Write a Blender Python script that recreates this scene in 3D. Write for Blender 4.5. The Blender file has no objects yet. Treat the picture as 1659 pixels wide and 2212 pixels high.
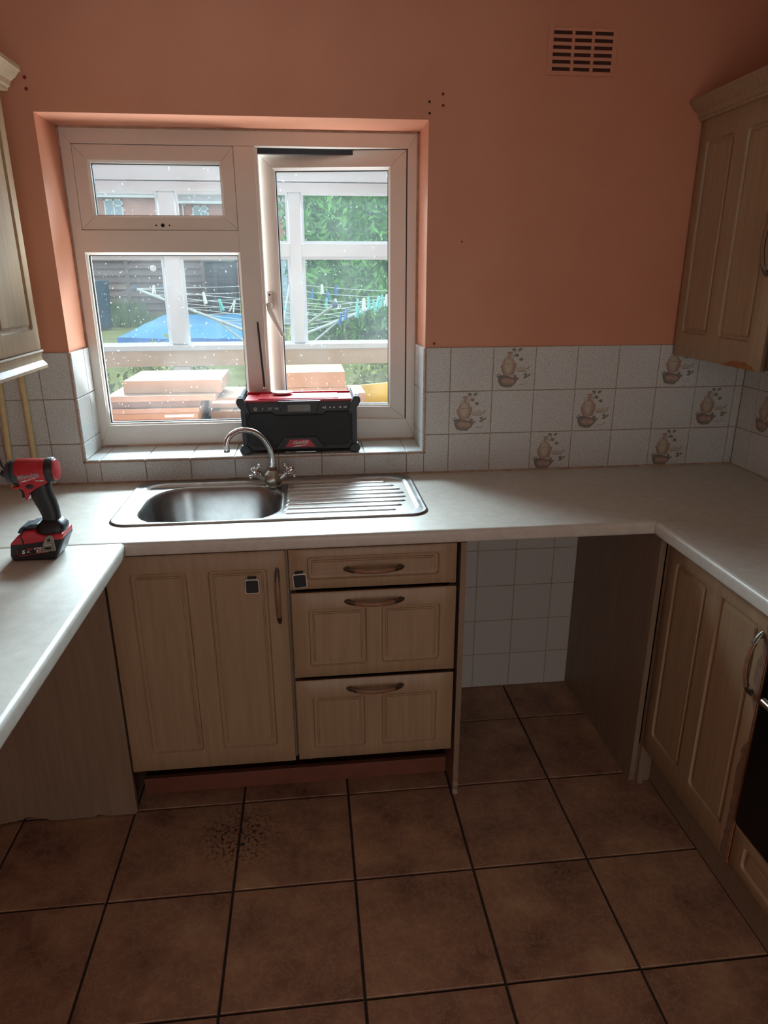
import bpy, math, random
from mathutils import Vector, Matrix
R = math.radians
PI = math.pi
scene = bpy.context.scene
col = scene.collection

# ------------------------------------------------------------------ camera, sky, lights, exposure
CAM = Vector((0.0, -2.3717, 1.5918))
yaw, pitch, roll, fpx = 0.1076, 0.3301, -0.0029, 1474.04
_f = Vector((math.sin(yaw) * math.cos(pitch), math.cos(yaw) * math.cos(pitch), -math.sin(pitch)))
_r = Vector((math.cos(yaw), -math.sin(yaw), 0))
_u = _r.cross(_f)
_rr = math.cos(roll) * _r + math.sin(roll) * _u
_uu = -math.sin(roll) * _r + math.cos(roll) * _u
camd = bpy.data.cameras.new('camera')
camd.sensor_fit = 'HORIZONTAL'
camd.sensor_width = 36.0
camd.lens = 36.0 * fpx / 1659.0
camd.clip_start = 0.02
camd.clip_end = 300
cam = bpy.data.objects.new('camera', camd)
col.objects.link(cam)
cam.matrix_world = Matrix(((_rr.x, _uu.x, -_f.x, CAM.x), (_rr.y, _uu.y, -_f.y, CAM.y),
                           (_rr.z, _uu.z, -_f.z, CAM.z), (0, 0, 0, 1)))
scene.camera = cam

world = bpy.data.worlds.new('overcast_sky')
scene.world = world
world.use_nodes = True
world.node_tree.nodes['Background'].inputs[0].default_value = (0.86, 0.94, 1.0, 1)
world.node_tree.nodes['Background'].inputs[1].default_value = 1.25


def area_light(name, loc, target, sx, sy, power, color, spread=180):
    d = bpy.data.lights.new(name, 'AREA')
    d.shape = 'RECTANGLE'
    d.size, d.size_y = sx, sy
    d.energy = power
    d.color = color
    d.spread = R(spread)
    o = bpy.data.objects.new(name, d)
    col.objects.link(o)
    o.location = loc
    o.rotation_euler = (Vector(target) - Vector(loc)).to_track_quat('-Z', 'Y').to_euler()
    return o


# bright sky over the lean-to roof, outside the window
area_light('sky_daylight', (-0.35, 3.25, 3.30), (-0.2, 0.2, 1.5), 5.0, 1.1, 440, (0.70, 0.87, 1.0), 80)
# lamp added below the window, standing in for daylight bounced off the ground
area_light('bounce_fill', (-0.19, 0.45, 0.78), (-0.19, -0.75, 1.62), 1.7, 0.26, 140, (0.88, 0.95, 1.0), 180)
# unseen fill lamp added behind the camera to brighten the room
area_light('rear_fill', (0.20, -3.58, 1.0), (0.20, 0, 1.0), 0.9, 2.0, 6.0, (1.0, 0.86, 0.72), 180)
scene.view_settings.view_transform = 'Standard'
scene.view_settings.look = 'None'
scene.view_settings.exposure = 0.3
scene.view_settings.gamma = 1.0
scene.view_settings.use_curve_mapping = False
scene.cycles.max_bounces = 10
scene.cycles.transparent_max_bounces = 24
scene.cycles.caustics_reflective = False
scene.cycles.caustics_refractive = False


# ------------------------------------------------------------------ materials
def lin(c):
    return tuple(((v / 255) / 12.92 if v / 255 <= 0.04045 else ((v / 255 + 0.055) / 1.055) ** 2.4) for v in c) + (1,)


class NT:
    def __init__(s, name):
        s.m = bpy.data.materials.new(name)
        s.m.use_nodes = True
        s.t = s.m.node_tree
        s.t.nodes.clear()
        s.out = s.t.nodes.new('ShaderNodeOutputMaterial')

    def n(s, typ, **kw):
        nd = s.t.nodes.new(typ)
        ins = kw.pop('ins', {})
        for k, v in kw.items():
            setattr(nd, k, v)
        for k, v in ins.items():
            if isinstance(v, bpy.types.NodeSocket):
                s.t.links.new(v, nd.inputs[k])
            else:
                nd.inputs[k].default_value = v
        return nd

    def link(s, a, b):
        s.t.links.new(a, b)

    def pos(s, scale=(1, 1, 1), obj=False):
        if obj:
            src = s.n('ShaderNodeTexCoord').outputs['Object']
        else:
            src = s.n('ShaderNodeNewGeometry').outputs['Position']
        return s.n('ShaderNodeMapping', ins={'Vector': src, 'Scale': scale}).outputs[0]

    def noise(s, vec, scale, detail=4, rough=0.55):
        return s.n('ShaderNodeTexNoise', ins={'Vector': vec, 'Scale': scale, 'Detail': detail, 'Roughness': rough}).outputs[0]

    def ramp(s, fac, stops):
        nd = s.n('ShaderNodeValToRGB', ins={'Fac': fac})
        e = nd.color_ramp.elements
        while len(e) < len(stops):
            e.new(0.5)
        for i, (p, c) in enumerate(stops):
            e[i].position = p
            e[i].color = c if len(c) == 4 else tuple(c) + (1,)
        return nd.outputs[0]

    def mix(s, fac, a, b, mode='MIX'):
        nd = s.n('ShaderNodeMix', data_type='RGBA', blend_type=mode)
        for k, v in ((0, fac), (6, a), (7, b)):
            if isinstance(v, bpy.types.NodeSocket):
                s.t.links.new(v, nd.inputs[k])
            else:
                nd.inputs[k].default_value = v
        return nd.outputs[2]

    def bsdf(s, color, rough=0.5, metal=0.0, bump=None, bump_s=0.2, dist=0.002, **kw):
        b = s.n('ShaderNodeBsdfPrincipled')
        for k, v in (('Base Color', color), ('Roughness', rough), ('Metallic', metal)):
            if isinstance(v, bpy.types.NodeSocket):
                s.t.links.new(v, b.inputs[k])
            else:
                b.inputs[k].default_value = v
        for k, v in kw.items():
            b.inputs[k.replace('_', ' ')].default_value = v
        if bump is not None:
            bn = s.n('ShaderNodeBump', ins={'Height': bump, 'Strength': bump_s, 'Distance': dist})
            s.t.links.new(bn.outputs[0], b.inputs['Normal'])
        s.t.links.new(b.outputs[0], s.out.inputs[0])
        return b


M = {}


def plain(name, rgb, rough=0.5, metal=0.0, var=0.06, scale=30, bump=0.0, **kw):
    t = NT(name)
    p = t.pos()
    nz = t.noise(p, scale)
    c = lin(rgb)
    a = tuple(max(0, v * (1 - var)) for v in c[:3]) + (1,)
    b = tuple(min(1, v * (1 + var)) for v in c[:3]) + (1,)
    colr = t.ramp(nz, [(0.3, a), (0.7, b)])
    t.bsdf(colr, rough, metal, nz if bump else None, bump, **kw)
    M[name] = t.m
    return t.m


def make_materials():
    # peach wall paint
    t = NT('peach_paint')
    p = t.pos()
    big = t.noise(p, 2.2, 5)
    fine = t.noise(p, 160, 3)
    c = t.ramp(big, [(0.3, lin((205, 137, 108))), (0.7, lin((216, 150, 121)))])
    sp = t.ramp(t.noise(p, 22, 6, 0.7), [(0.70, (0, 0, 0)), (0.78, (1, 1, 1))])
    c = t.mix(t.n('ShaderNodeMath', operation='MULTIPLY', ins={0: sp, 1: 0.10}).outputs[0], c, lin((150, 95, 70)))
    t.bsdf(c, 0.48, 0, fine, 0.14, 0.002)
    M['paint'] = t.m
    # speckled wall tile
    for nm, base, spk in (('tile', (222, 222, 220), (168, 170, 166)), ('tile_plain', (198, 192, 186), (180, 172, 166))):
        t = NT('speckled_' + nm)
        p = t.pos()
        n1 = t.noise(p, 320, 2, 0.6)
        n2 = t.noise(p, 9, 3)
        c = t.ramp(n1, [(0.36, lin(spk)), (0.56, lin(base))])
        oi = t.n('ShaderNodeObjectInfo').outputs['Random']
        c = t.mix(t.n('ShaderNodeMath', operation='MULTIPLY', ins={0: oi, 1: 0.10}).outputs[0], c, lin((170, 160, 148)))
        st = t.ramp(n2, [(0.62, (0, 0, 0)), (0.75, (1, 1, 1))])
        c = t.mix(t.n('ShaderNodeMath', operation='MULTIPLY', ins={0: st, 1: 0.25}).outputs[0], c, lin((176, 160, 132)))
        t.bsdf(c, 0.28, 0, n1, 0.05, 0.001)
        M[nm] = t.m
    plain('grout', (168, 146, 124), 0.85, var=0.18, scale=14)
    plain('grout_floor', (52, 42, 36), 0.9, var=0.2)
    # floor tile
    t = NT('brown_stone_tile')
    p = t.pos()
    oi = t.n('ShaderNodeObjectInfo').outputs['Random']
    off = t.n('ShaderNodeVectorMath', operation='ADD', ins={0: p})
    cmb = t.n('ShaderNodeCombineXYZ', ins={'Z': t.n('ShaderNodeMath', operation='MULTIPLY', ins={0: oi, 1: 37.0}).outputs[0]})
    t.link(cmb.outputs[0], off.inputs[1])
    v = off.outputs[0]
    n1 = t.noise(v, 7, 7, 0.62)
    n2 = t.noise(v, 26, 6, 0.7)
    c = t.ramp(n1, [(0.28, lin((112, 79, 64))), (0.46, lin((146, 108, 88))), (0.60, lin((164, 125, 98))), (0.75, lin((186, 152, 122)))])
    vein = t.ramp(n2, [(0.47, (0, 0, 0)), (0.50, (1, 1, 1)), (0.53, (0, 0, 0))])
    c = t.mix(t.n('ShaderNodeMath', operation='MULTIPLY', ins={0: vein, 1: 0.38}).outputs[0], c, lin((196, 164, 132)))
    # old dark spatter near the cabinet: stains with a shape of their own
    spot = t.ramp(t.noise(p, 85, 3, 0.7), [(0.53, (0, 0, 0)), (0.57, (1, 1, 1))])
    dist = t.n('ShaderNodeVectorMath', operation='DISTANCE', ins={0: p, 1: (-0.265, -0.70, 0.0)}).outputs['Value']
    msk = t.ramp(dist, [(0.05, (1, 1, 1)), (0.15, (0, 0, 0))])
    fc = t.n('ShaderNodeMath', operation='MULTIPLY', ins={0: spot, 1: msk}).outputs[0]
    c = t.mix(fc, c, lin((38, 28, 24)))
    t.bsdf(c, 0.52, 0, n2, 0.12, 0.003)
    M['floor_tile'] = t.m
    # limed wood foil
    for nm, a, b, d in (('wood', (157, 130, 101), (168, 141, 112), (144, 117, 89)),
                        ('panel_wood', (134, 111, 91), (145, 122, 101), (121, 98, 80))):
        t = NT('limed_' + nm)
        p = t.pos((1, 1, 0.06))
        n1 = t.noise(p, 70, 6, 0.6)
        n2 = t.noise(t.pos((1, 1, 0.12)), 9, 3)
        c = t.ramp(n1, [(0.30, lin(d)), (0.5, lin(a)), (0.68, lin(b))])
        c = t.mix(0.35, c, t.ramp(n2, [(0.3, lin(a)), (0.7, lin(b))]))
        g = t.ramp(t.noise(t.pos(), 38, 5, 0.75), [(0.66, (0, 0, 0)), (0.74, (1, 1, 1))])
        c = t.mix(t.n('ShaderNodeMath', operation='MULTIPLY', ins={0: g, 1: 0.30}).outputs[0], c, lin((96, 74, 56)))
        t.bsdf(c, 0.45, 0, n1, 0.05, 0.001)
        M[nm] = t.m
    plain('bare_board', (150, 96, 56), 0.8, var=0.2, scale=40)
    plain('peel_board', (126, 96, 76), 0.85, var=0.2, scale=60)
    plain('carcass_shade', (60, 48, 40), 0.8)
    plain('plinth', (118, 68, 50), 0.55, var=0.15, scale=12)
    # worktop laminate
    t = NT('cream_laminate')
    p = t.pos()
    n1 = t.noise(p, 34, 6, 0.7)
    c = t.ramp(n1, [(0.3, lin((190, 183, 172))), (0.7, lin((206, 200, 190)))])
    n3 = t.noise(p, 3.5, 5, 0.65)
    s2 = t.ramp(n3, [(0.55, (0, 0, 0)), (0.75, (1, 1, 1))])
    c = t.mix(t.n('ShaderNodeMath', operation='MULTIPLY', ins={0: s2, 1: 0.22}).outputs[0], c, lin((174, 160, 140)))
    t.bsdf(c, 0.38, 0, n1, 0.03, 0.001)
    M['worktop'] = t.m
    # steel
    t = NT('brushed_steel')
    p = t.pos((1, 1, 1))
    n1 = t.noise(p, 18, 5)
    t.bsdf(t.ramp(n1, [(0.3, lin((146, 143, 140))), (0.7, lin((170, 168, 166)))]),
           t.n('ShaderNodeMapRange', ins={'Value': n1, 'To Min': 0.28, 'To Max': 0.40}).outputs[0], 1.0)
    M['steel'] = t.m
    plain('chrome', (214, 212, 212), 0.10, 1.0, var=0.03)
    plain('dull_chrome', (176, 170, 158), 0.35, 1.0, var=0.2, scale=60)
    plain('limescale', (120, 100, 76), 0.8, var=0.3, scale=120)
    plain('pewter', (120, 114, 106), 0.38, 1.0, var=0.1)
    plain('grip_wood', (132, 96, 70), 0.45, var=0.15, scale=50)
    plain('upvc', (222, 212, 202), 0.38, var=0.03, scale=6)
    plain('upvc_out', (214, 219, 224), 0.4, var=0.02, scale=6)
    plain('gasket_and_gap_shade', (28, 30, 34), 0.6)
    plain('dirty_seal', (178, 150, 130), 0.8, var=0.25, scale=30)
    plain('black_plastic', (26, 27, 30), 0.48, var=0.15, scale=90)
    plain('black_mesh', (12, 13, 15), 0.6, var=0.3, scale=300)
    plain('grey_rubber', (58, 64, 70), 0.55, var=0.12)
    plain('red_plastic', (196, 20, 44), 0.38, var=0.06)
    plain('red_tool', (186, 42, 52), 0.42, var=0.10, scale=70)
    plain('red_badge', (190, 34, 54), 0.4, var=0.03)
    plain('print_white', (226, 224, 220), 0.5, var=0.03)
    plain('print_grey', (150, 150, 150), 0.5, var=0.03)
    plain('print_red', (196, 40, 50), 0.5, var=0.03)
    plain('lcd', (66, 58, 46), 0.25, var=0.1)
    plain('clip_steel', (150, 144, 132), 0.42, 1.0, var=0.15, scale=60)
    plain('white_plastic', (226, 222, 214), 0.4, var=0.03)
    plain('dark_pad', (30, 36, 40), 0.7, var=0.1)
    plain('dish_white', (222, 230, 222), 0.35, var=0.05, scale=40)
    plain('cream_pipe', (214, 190, 140), 0.5, var=0.12, scale=40)
    plain('cable_black', (14, 14, 15), 0.5)
    plain('hole_dark', (24, 18, 18), 0.9)
    plain('slot_shade', (74, 42, 34), 0.9)
    plain('plug_red', (140, 34, 46), 0.6)
    plain('cardboard', (158, 130, 106), 0.85, var=0.08, scale=12)
    plain('cardboard_dark', (112, 90, 74), 0.85, var=0.12, scale=20)
    plain('beige_sill', (206, 184, 160), 0.7, var=0.06, scale=8)
    plain('render_white', (140, 136, 130), 0.8, var=0.05, scale=5)
    plain('oven_black', (10, 10, 11), 0.18, var=0.05)
    plain('ceiling_white', (214, 206, 196), 0.8, var=0.03, scale=4)
    # tile print
    plain('print_clay', (176, 152, 136), 0.32, var=0.10, scale=160)
    plain('print_clay_dark', (162, 132, 118), 0.32, var=0.12, scale=160)
    plain('print_cream', (190, 181, 162), 0.32, var=0.08, scale=160)
    plain('print_basket', (126, 120, 116), 0.32, var=0.15, scale=160)
    plain('print_leaf', (134, 130, 112), 0.32, var=0.12, scale=160)
    plain('print_line', (132, 120, 110), 0.32, var=0.10, scale=160)
    # outdoors
    plain('brick_pink', (196, 138, 122), 0.85, var=0.12, scale=1.2)
    plain('brick_dark', (84, 58, 50), 0.85, var=0.15, scale=8)
    plain('roof_grey', (150, 146, 146), 0.8, var=0.12, scale=3)
    plain('window_blue', (150, 168, 186), 0.2, var=0.1, scale=2)
    t = NT('fence_wood')
    oi = t.n('ShaderNodeObjectInfo').outputs['Random']
    nz = t.noise(t.pos((.3, 1, 6)), 5, 4)
    fcx = t.n('ShaderNodeMath', operation='MULTIPLY_ADD', ins={0: oi, 1: .55, 2: t.n('ShaderNodeMath', operation='MULTIPLY', ins={0: nz, 1: .5}).outputs[0]}).outputs[0]
    t.bsdf(t.ramp(fcx, [(0.1, lin((92, 74, 70))), (0.9, lin((156, 134, 124)))]), 0.85)
    M['fence_wood'] = t.m
    plain('shed_wood', (78, 72, 72), 0.85, var=0.2, scale=4)
    plain('lawn', (132, 140, 84), 0.95, var=0.25, scale=2.2)
    plain('soil', (104, 88, 70), 0.95, var=0.25, scale=5)
    plain('grass', (104, 132, 74), 0.9, var=0.3, scale=2)
    plain('hedge_leaf', (112, 172, 82), 0.75, var=0.35, scale=3)
    plain('tree_leaf', (126, 168, 106), 0.75, var=0.35, scale=2)
    plain('bush_leaf', (146, 156, 92), 0.75, var=0.4, scale=9)
    plain('bark', (92, 78, 64), 0.9, var=0.2)
    plain('tarp_blue', (64, 158, 214), 0.5, var=0.10, scale=2.5)
    plain('tarp_blue_dark', (38, 106, 186), 0.5, var=0.08, scale=3)
    plain('bin_blue', (58, 84, 104), 0.5, var=0.08)
    plain('line_metal', (196, 202, 206), 0.4, 0.3)
    plain('line_cord', (216, 222, 226), 0.6)
    plain('peg_mint', (112, 206, 198), 0.5)
    plain('peg_white', (232, 234, 232), 0.5)
    plain('peg_blue', (58, 120, 186), 0.5)
    plain('yellow_plastic', (222, 190, 60), 0.5, var=0.08)
    plain('pale_wall', (190, 214, 226), 0.6, var=0.04)
    plain('table_top', (160, 140, 118), 0.7)
    # window glass: clear, a little dusty
    for nm, dust, spots in (('glass', 0.010, 0.12), ('glass_outer', 0.004, 0.0)):
        t = NT('pane_' + nm)
        tr = t.n('ShaderNodeBsdfTransparent', ins={'Color': (0.97, 0.985, 0.98, 1)})
        gl = t.n('ShaderNodeBsdfGlossy', ins={'Color': (1, 1, 1, 1), 'Roughness': 0.02})
        lw = t.n('ShaderNodeLayerWeight', ins={'Blend': 0.12})
        mx = t.n('ShaderNodeMixShader', ins={0: t.n('ShaderNodeMath', operation='MULTIPLY', ins={0: lw.outputs['Fresnel'], 1: 0.7}).outputs[0],
                                             1: tr.outputs[0], 2: gl.outputs[0]})
        df = t.n('ShaderNodeBsdfTranslucent', ins={'Color': (0.9, 0.93, 0.95, 1)})
        p = t.pos()
        sp = t.ramp(t.noise(p, 110, 2, 0.5), [(0.70, (0, 0, 0)), (0.74, (1, 1, 1))])
        m2 = t.n('ShaderNodeMath', operation='MULTIPLY', ins={0: sp, 1: spots}).outputs[0]
        cl = t.ramp(t.noise(p, 5, 4), [(0.3, (0.4, 0.4, 0.4)), (0.75, (1.6, 1.6, 1.6))])
        m3 = t.n('ShaderNodeMath', operation='MULTIPLY_ADD', ins={0: cl, 1: dust, 2: m2}).outputs[0]
        m4 = t.n('ShaderNodeMixShader', ins={0: m3, 1: mx.outputs[0], 2: df.outputs[0]})
        t.link(m4.outputs[0], t.out.inputs[0])
        M[nm] = t.m


make_materials()


# ------------------------------------------------------------------ mesh helpers
class MB:
    def __init__(s):
        s.v, s.f, s.m = [], [], []

    def face(s, pts, mi=0):
        b = len(s.v)
        s.v += [Vector(p) for p in pts]
        s.f.append(list(range(b, b + len(pts))))
        s.m.append(mi)

    def raw(s, verts, faces, mi=0):
        b = len(s.v)
        s.v += [Vector(p) for p in verts]
        for f in faces:
            s.f.append([i + b for i in f])
            s.m.append(mi)
        return s

    def box(s, x0, x1, y0, y1, z0, z1, mi=0):
        v = [(x0, y0, z0), (x1, y0, z0), (x1, y1, z0), (x0, y1, z0), (x0, y0, z1), (x1, y0, z1), (x1, y1, z1), (x0, y1, z1)]
        return s.raw(v, [(0, 3, 2, 1), (4, 5, 6, 7), (0, 1, 5, 4), (1, 2, 6, 5), (2, 3, 7, 6), (3, 0, 4, 7)], mi)

    def prism(s, poly, axis, a, b, mi=0):
        """poly: list of 2D points in the plane across `axis` (x:(y,z) y:(x,z) z:(x,y))"""
        def p3(p, h):
            return {'x': (h, p[0], p[1]), 'y': (p[0], h, p[1]), 'z': (p[0], p[1], h)}[axis]
        n = len(poly)
        v = [p3(p, a) for p in poly] + [p3(p, b) for p in poly]
        f = [list(range(n))[::-1], list(range(n, 2 * n))] + [(i, (i + 1) % n, (i + 1) % n + n, i + n) for i in range(n)]
        ar = sum(poly[i][0] * poly[(i + 1) % n][1] - poly[(i + 1) % n][0] * poly[i][1] for i in range(n))
        flip = (ar < 0) ^ (b < a) ^ (axis == 'y')
        if flip:
            f = [list(reversed(q)) for q in f]
        return s.raw(v, f, mi)

    def loft(s, rings, mi=0, cap=True):
        n = len(rings[0])
        b = len(s.v)
        for r in rings:
            s.v += [Vector(p) for p in r]
        for k in range(len(rings) - 1):
            for i in range(n):
                j = (i + 1) % n
                s.f.append([b + k * n + i, b + k * n + j, b + (k + 1) * n + j, b + (k + 1) * n + i])
                s.m.append(mi if not callable(mi) else mi(k))
        if cap:
            s.f.append([b + i for i in range(n)][::-1])
            s.m.append(mi if not callable(mi) else mi(0))
            s.f.append([b + (len(rings) - 1) * n + i for i in range(n)])
            s.m.append(mi if not callable(mi) else mi(len(rings) - 2))
        return s

    def tube(s, path, rad, n=10, mi=0, cap=True, flat=None, upv=(0, 0, 1)):
        path = [Vector(p) for p in path]
        rings = []
        prev = None
        for k, p in enumerate(path):
            if k == 0:
                d = path[1] - p
            elif k == len(path) - 1:
                d = p - path[k - 1]
            else:
                d = path[k + 1] - path[k - 1]
            d.normalize()
            if prev is None:
                up = Vector(upv)
                if abs(up.dot(d)) > 0.95:
                    up = Vector((1, 0, 0))
                a = (up - d * up.dot(d)).normalized()
            else:
                a = (prev - d * prev.dot(d)).normalized()
            prev = a
            bb = d.cross(a)
            r = rad[k] if isinstance(rad, (list, tuple)) else rad
            ra, rb = (r, r) if flat is None else (r * flat[0], r * flat[1])
            rings.append([p + a * (ra * math.cos(2 * PI * i / n)) + bb * (rb * math.sin(2 * PI * i / n)) for i in range(n)])
        return s.loft(rings, mi, cap)

    def lathe(s, prof, origin, axis=(0, 0, 1), n=20, mi=0, cap=True):
        ax = Vector(axis).normalized()
        o = Vector(origin)
        t = Vector((1, 0, 0)) if abs(ax.x) < 0.9 else Vector((0, 1, 0))
        a = (t - ax * t.dot(ax)).normalized()
        b = ax.cross(a)
        rings = [[o + ax * h + (a * math.cos(2 * PI * i / n) + b * math.sin(2 * PI * i / n)) * max(r, 1e-5) for i in range(n)] for r, h in prof]
        return s.loft(rings, mi, cap)

    def ball(s, c, r, n=10, mi=0, sc=(1, 1, 1)):
        prof = [(r * math.sin(PI * k / n), -r * math.cos(PI * k / n)) for k in range(n + 1)]
        b = len(s.v)
        s.lathe(prof, (0, 0, 0), (0, 0, 1), n + 4, mi, False)
        for i in range(b, len(s.v)):
            v = s.v[i]
            s.v[i] = Vector((v.x * sc[0] + c[0], v.y * sc[1] + c[1], v.z * sc[2] + c[2]))
        return s

    def add(s, o, mat=None, mi=None):
        b = len(s.v)
        s.v += [(mat @ v) if mat is not None else v.copy() for v in o.v]
        for f, m in zip(o.f, o.m):
            s.f.append([i + b for i in f])
            s.m.append(m if mi is None else mi)
        return s

    def xf(s, mat):
        s.v = [mat @ v for v in s.v]
        return s

    def mesh(s, name, mats, loc=(0, 0, 0), smooth=None):
        me = bpy.data.meshes.new(name)
        l = Vector(loc)
        me.from_pydata([tuple(v - l) for v in s.v], [], s.f)
        if not isinstance(mats, (list, tuple)):
            mats = [mats]
        for k in mats:
            me.materials.append(M[k])
        if len(mats) > 1:
            me.polygons.foreach_set('material_index', s.m)
        if smooth is not None:
            me.polygons.foreach_set('use_smooth', [True] * len(me.polygons))
            me.set_sharp_from_angle(angle=R(smooth))
        me.update()
        return me

    def build(s, name, mats, parent=None, loc=(0, 0, 0), smooth=None, bevel=0.0, seg=2, fix=True):
        me = s.mesh(name, mats, loc, smooth)
        if fix:
            import bmesh
            bm = bmesh.new()
            bm.from_mesh(me)
            bmesh.ops.remove_doubles(bm, verts=bm.verts, dist=1e-6)
            bmesh.ops.recalc_face_normals(bm, faces=bm.faces)
            bm.to_mesh(me)
            bm.free()
            if smooth is not None:
                me.set_sharp_from_angle(angle=R(smooth))
        return put(name, me, parent, loc, bevel, seg)


def put(name, me, parent=None, loc=(0, 0, 0), bevel=0.0, seg=2):
    o = bpy.data.objects.new(name, me)
    col.objects.link(o)
    o.location = loc
    if parent is not None:
        o.parent = parent
        o.matrix_parent_inverse = Matrix.Translation(-wloc(parent))
    if bevel:
        b = o.modifiers.new('bevel', 'BEVEL')
        b.width = bevel
        b.segments = seg
        b.limit_method = 'ANGLE'
        b.angle_limit = R(40)
    return o


WL = {}


def wloc(o):
    return WL.get(o.name, Vector((0, 0, 0)))


def thing(name, loc, label=None, cat=None, group=None, kind=None):
    o = bpy.data.objects.new(name, None)
    col.objects.link(o)
    o.location = loc
    o.empty_display_size = 0.05
    WL[o.name] = Vector(loc)
    return tag(o, label, cat, group, kind)


def tag(o, label=None, cat=None, group=None, kind=None):
    if label:
        o['label'] = label
    if cat:
        o['category'] = cat
    if group:
        o['group'] = group
    if kind:
        o['kind'] = kind
    return o


def text_mb(body, size, shear=0.0, bold=0.0, depth=0.0):
    cu = bpy.data.curves.new('lettering', 'FONT')
    cu.body = body
    cu.size = size
    cu.shear = shear
    cu.offset = bold
    cu.extrude = depth
    cu.align_x = 'CENTER'
    cu.align_y = 'CENTER'
    cu.resolution_u = 3
    o = bpy.data.objects.new('lettering', cu)
    col.objects.link(o)
    dg = bpy.context.evaluated_depsgraph_get()
    me = bpy.data.meshes.new_from_object(o.evaluated_get(dg))
    mb = MB()
    mb.raw([v.co.copy() for v in me.vertices], [list(p.vertices) for p in me.polygons])
    bpy.data.objects.remove(o)
    bpy.data.curves.remove(cu)
    bpy.data.meshes.remove(me)
    return mb


FACE_CAM = Matrix(((1, 0, 0, 0), (0, 0, -1, 0), (0, 1, 0, 0), (0, 0, 0, 1)))   # xy plane -> xz plane, facing -y


def rrect(x0, x1, z0, z1, r, k=4):
    pts = []
    for cx, cz, a0 in ((x1 - r, z1 - r, 0), (x0 + r, z1 - r, 90), (x0 + r, z0 + r, 180), (x1 - r, z0 + r, 270)):
        for i in range(k + 1):
            a = R(a0 + 90 * i / k)
            pts.append((cx + r * math.cos(a), cz + r * math.sin(a)))
    return pts


# ------------------------------------------------------------------ setting: shell of the room
XL, XR, YR, ZC = -1.11, 1.59, -3.6, 2.50          # left wall, right wall, rear wall, ceiling
OX0, OX1, OZ0, OZ1, YF = -0.775, 0.400, 0.996, 2.057, 0.19   # window opening and frame plane
WT = 0.92                                        # worktop height

wall_back = MB()
for (a, b, c, d) in ((XL - .1, OX0, -.2, ZC), (OX1, XR + .1, -.2, ZC), (OX0, OX1, -.2, OZ0), (OX0, OX1, OZ1, ZC)):
    wall_back.box(a, b, 0, .28, c, d)
for (a, b, c, d) in ((XL - 2.2, OX0, -.2, 3.0), (OX1, XR + 2.0, -.2, 3.0), (OX0, OX1, -.2, OZ0), (OX0, OX1, OZ1, 3.0)):
    wall_back.box(a, b, .28, .30, c, d, 1)
wall_back = tag(wall_back.build('wall_back', ['paint', 'brick_dark']), 'peach painted wall with the window and a tiled splashback', kind='structure')
wl = tag(MB().box(XL - .1, XL, YR, 0, -.2, ZC).build('wall_left', 'paint'), 'peach painted side wall behind the bright wall cabinet', kind='structure')
wr = tag(MB().box(XR, XR + .1, YR, 0, -.2, ZC).build('wall_right', 'paint'), 'peach painted side wall with a tiled splashback', kind='structure')
wb = MB()
DX0, DX1 = -.25, .65        # opening added behind the viewer to let fill light in
wb.box(XL - .1, DX0, YR - .1, YR, -.2, ZC)
wb.box(DX1, XR + .1, YR - .1, YR, -.2, ZC)
wb.box(DX0, DX1, YR - .1, YR, 2.0, ZC)
tag(wb.build('wall_rear', 'paint'), 'peach painted wall with an opening added for light behind the viewer', kind='structure')
tag(MB().box(XL - .1, XR + .1, YR - .1, .28, ZC, ZC + .1).build('ceiling', 'ceiling_white'), 'plain white ceiling', kind='structure')
floor = tag(MB().box(XL - .1, XR + .1, YR - 1.5, .0, -.2, -.006).build('floor', 'grout_floor'), 'floor of large brown stone tiles with dark grout', kind='structure')

# floor tiles
FT = 0.3364
fx0, fy0 = -0.261, -0.5621
g = 0.0035


def slab_mesh(name, w, d, h, mat, ch=0.0015):
    m = MB()
    z0, z1, z2 = -h, -ch, 0
    m.raw([(0, 0, z0), (w, 0, z0), (w, d, z0), (0, d, z0), (0, 0, z1), (w, 0, z1), (w, d, z1), (0, d, z1),
           (ch, ch, z2), (w - ch, ch, z2), (w - ch, d - ch, z2), (ch, d - ch, z2)],
          [(0, 3, 2, 1), (0, 1, 5, 4), (1, 2, 6, 5), (2, 3, 7, 6), (3, 0, 4, 7),
           (4, 5, 9, 8), (5, 6, 10, 9), (6, 7, 11, 10), (7, 4, 8, 11), (8, 9, 10, 11)])
    return m.mesh(name, mat)


cache = {}
random.seed(4)
for i in range(-3, 7):
    for j in range(-10, 3):
        x0, x1 = max(XL, fx0 + i * FT), min(XR, fx0 + (i + 1) * FT)
        y0, y1 = max(YR, fy0 + j * FT), min(0, fy0 + (j + 1) * FT)
        if x1 - x0 < .02 or y1 - y0 < .02:
            continue
        w, d = round(x1 - x0 - 2 * g, 4), round(y1 - y0 - 2 * g, 4)
        key = (w, d)
        if key not in cache:
            cache[key] = slab_mesh('floor_tile', w, d, .008, 'floor_tile')
        o = put('floor_tile', cache[key], floor, (x0 + g, y0 + g, 0.0 + random.uniform(-.0006, .0004)))

# ------------------------------------------------------------------ wall tiles
TP = 0.152
TX, TZ = 0.4898, 1.366
tg = 0.0014
tcache = {}


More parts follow.
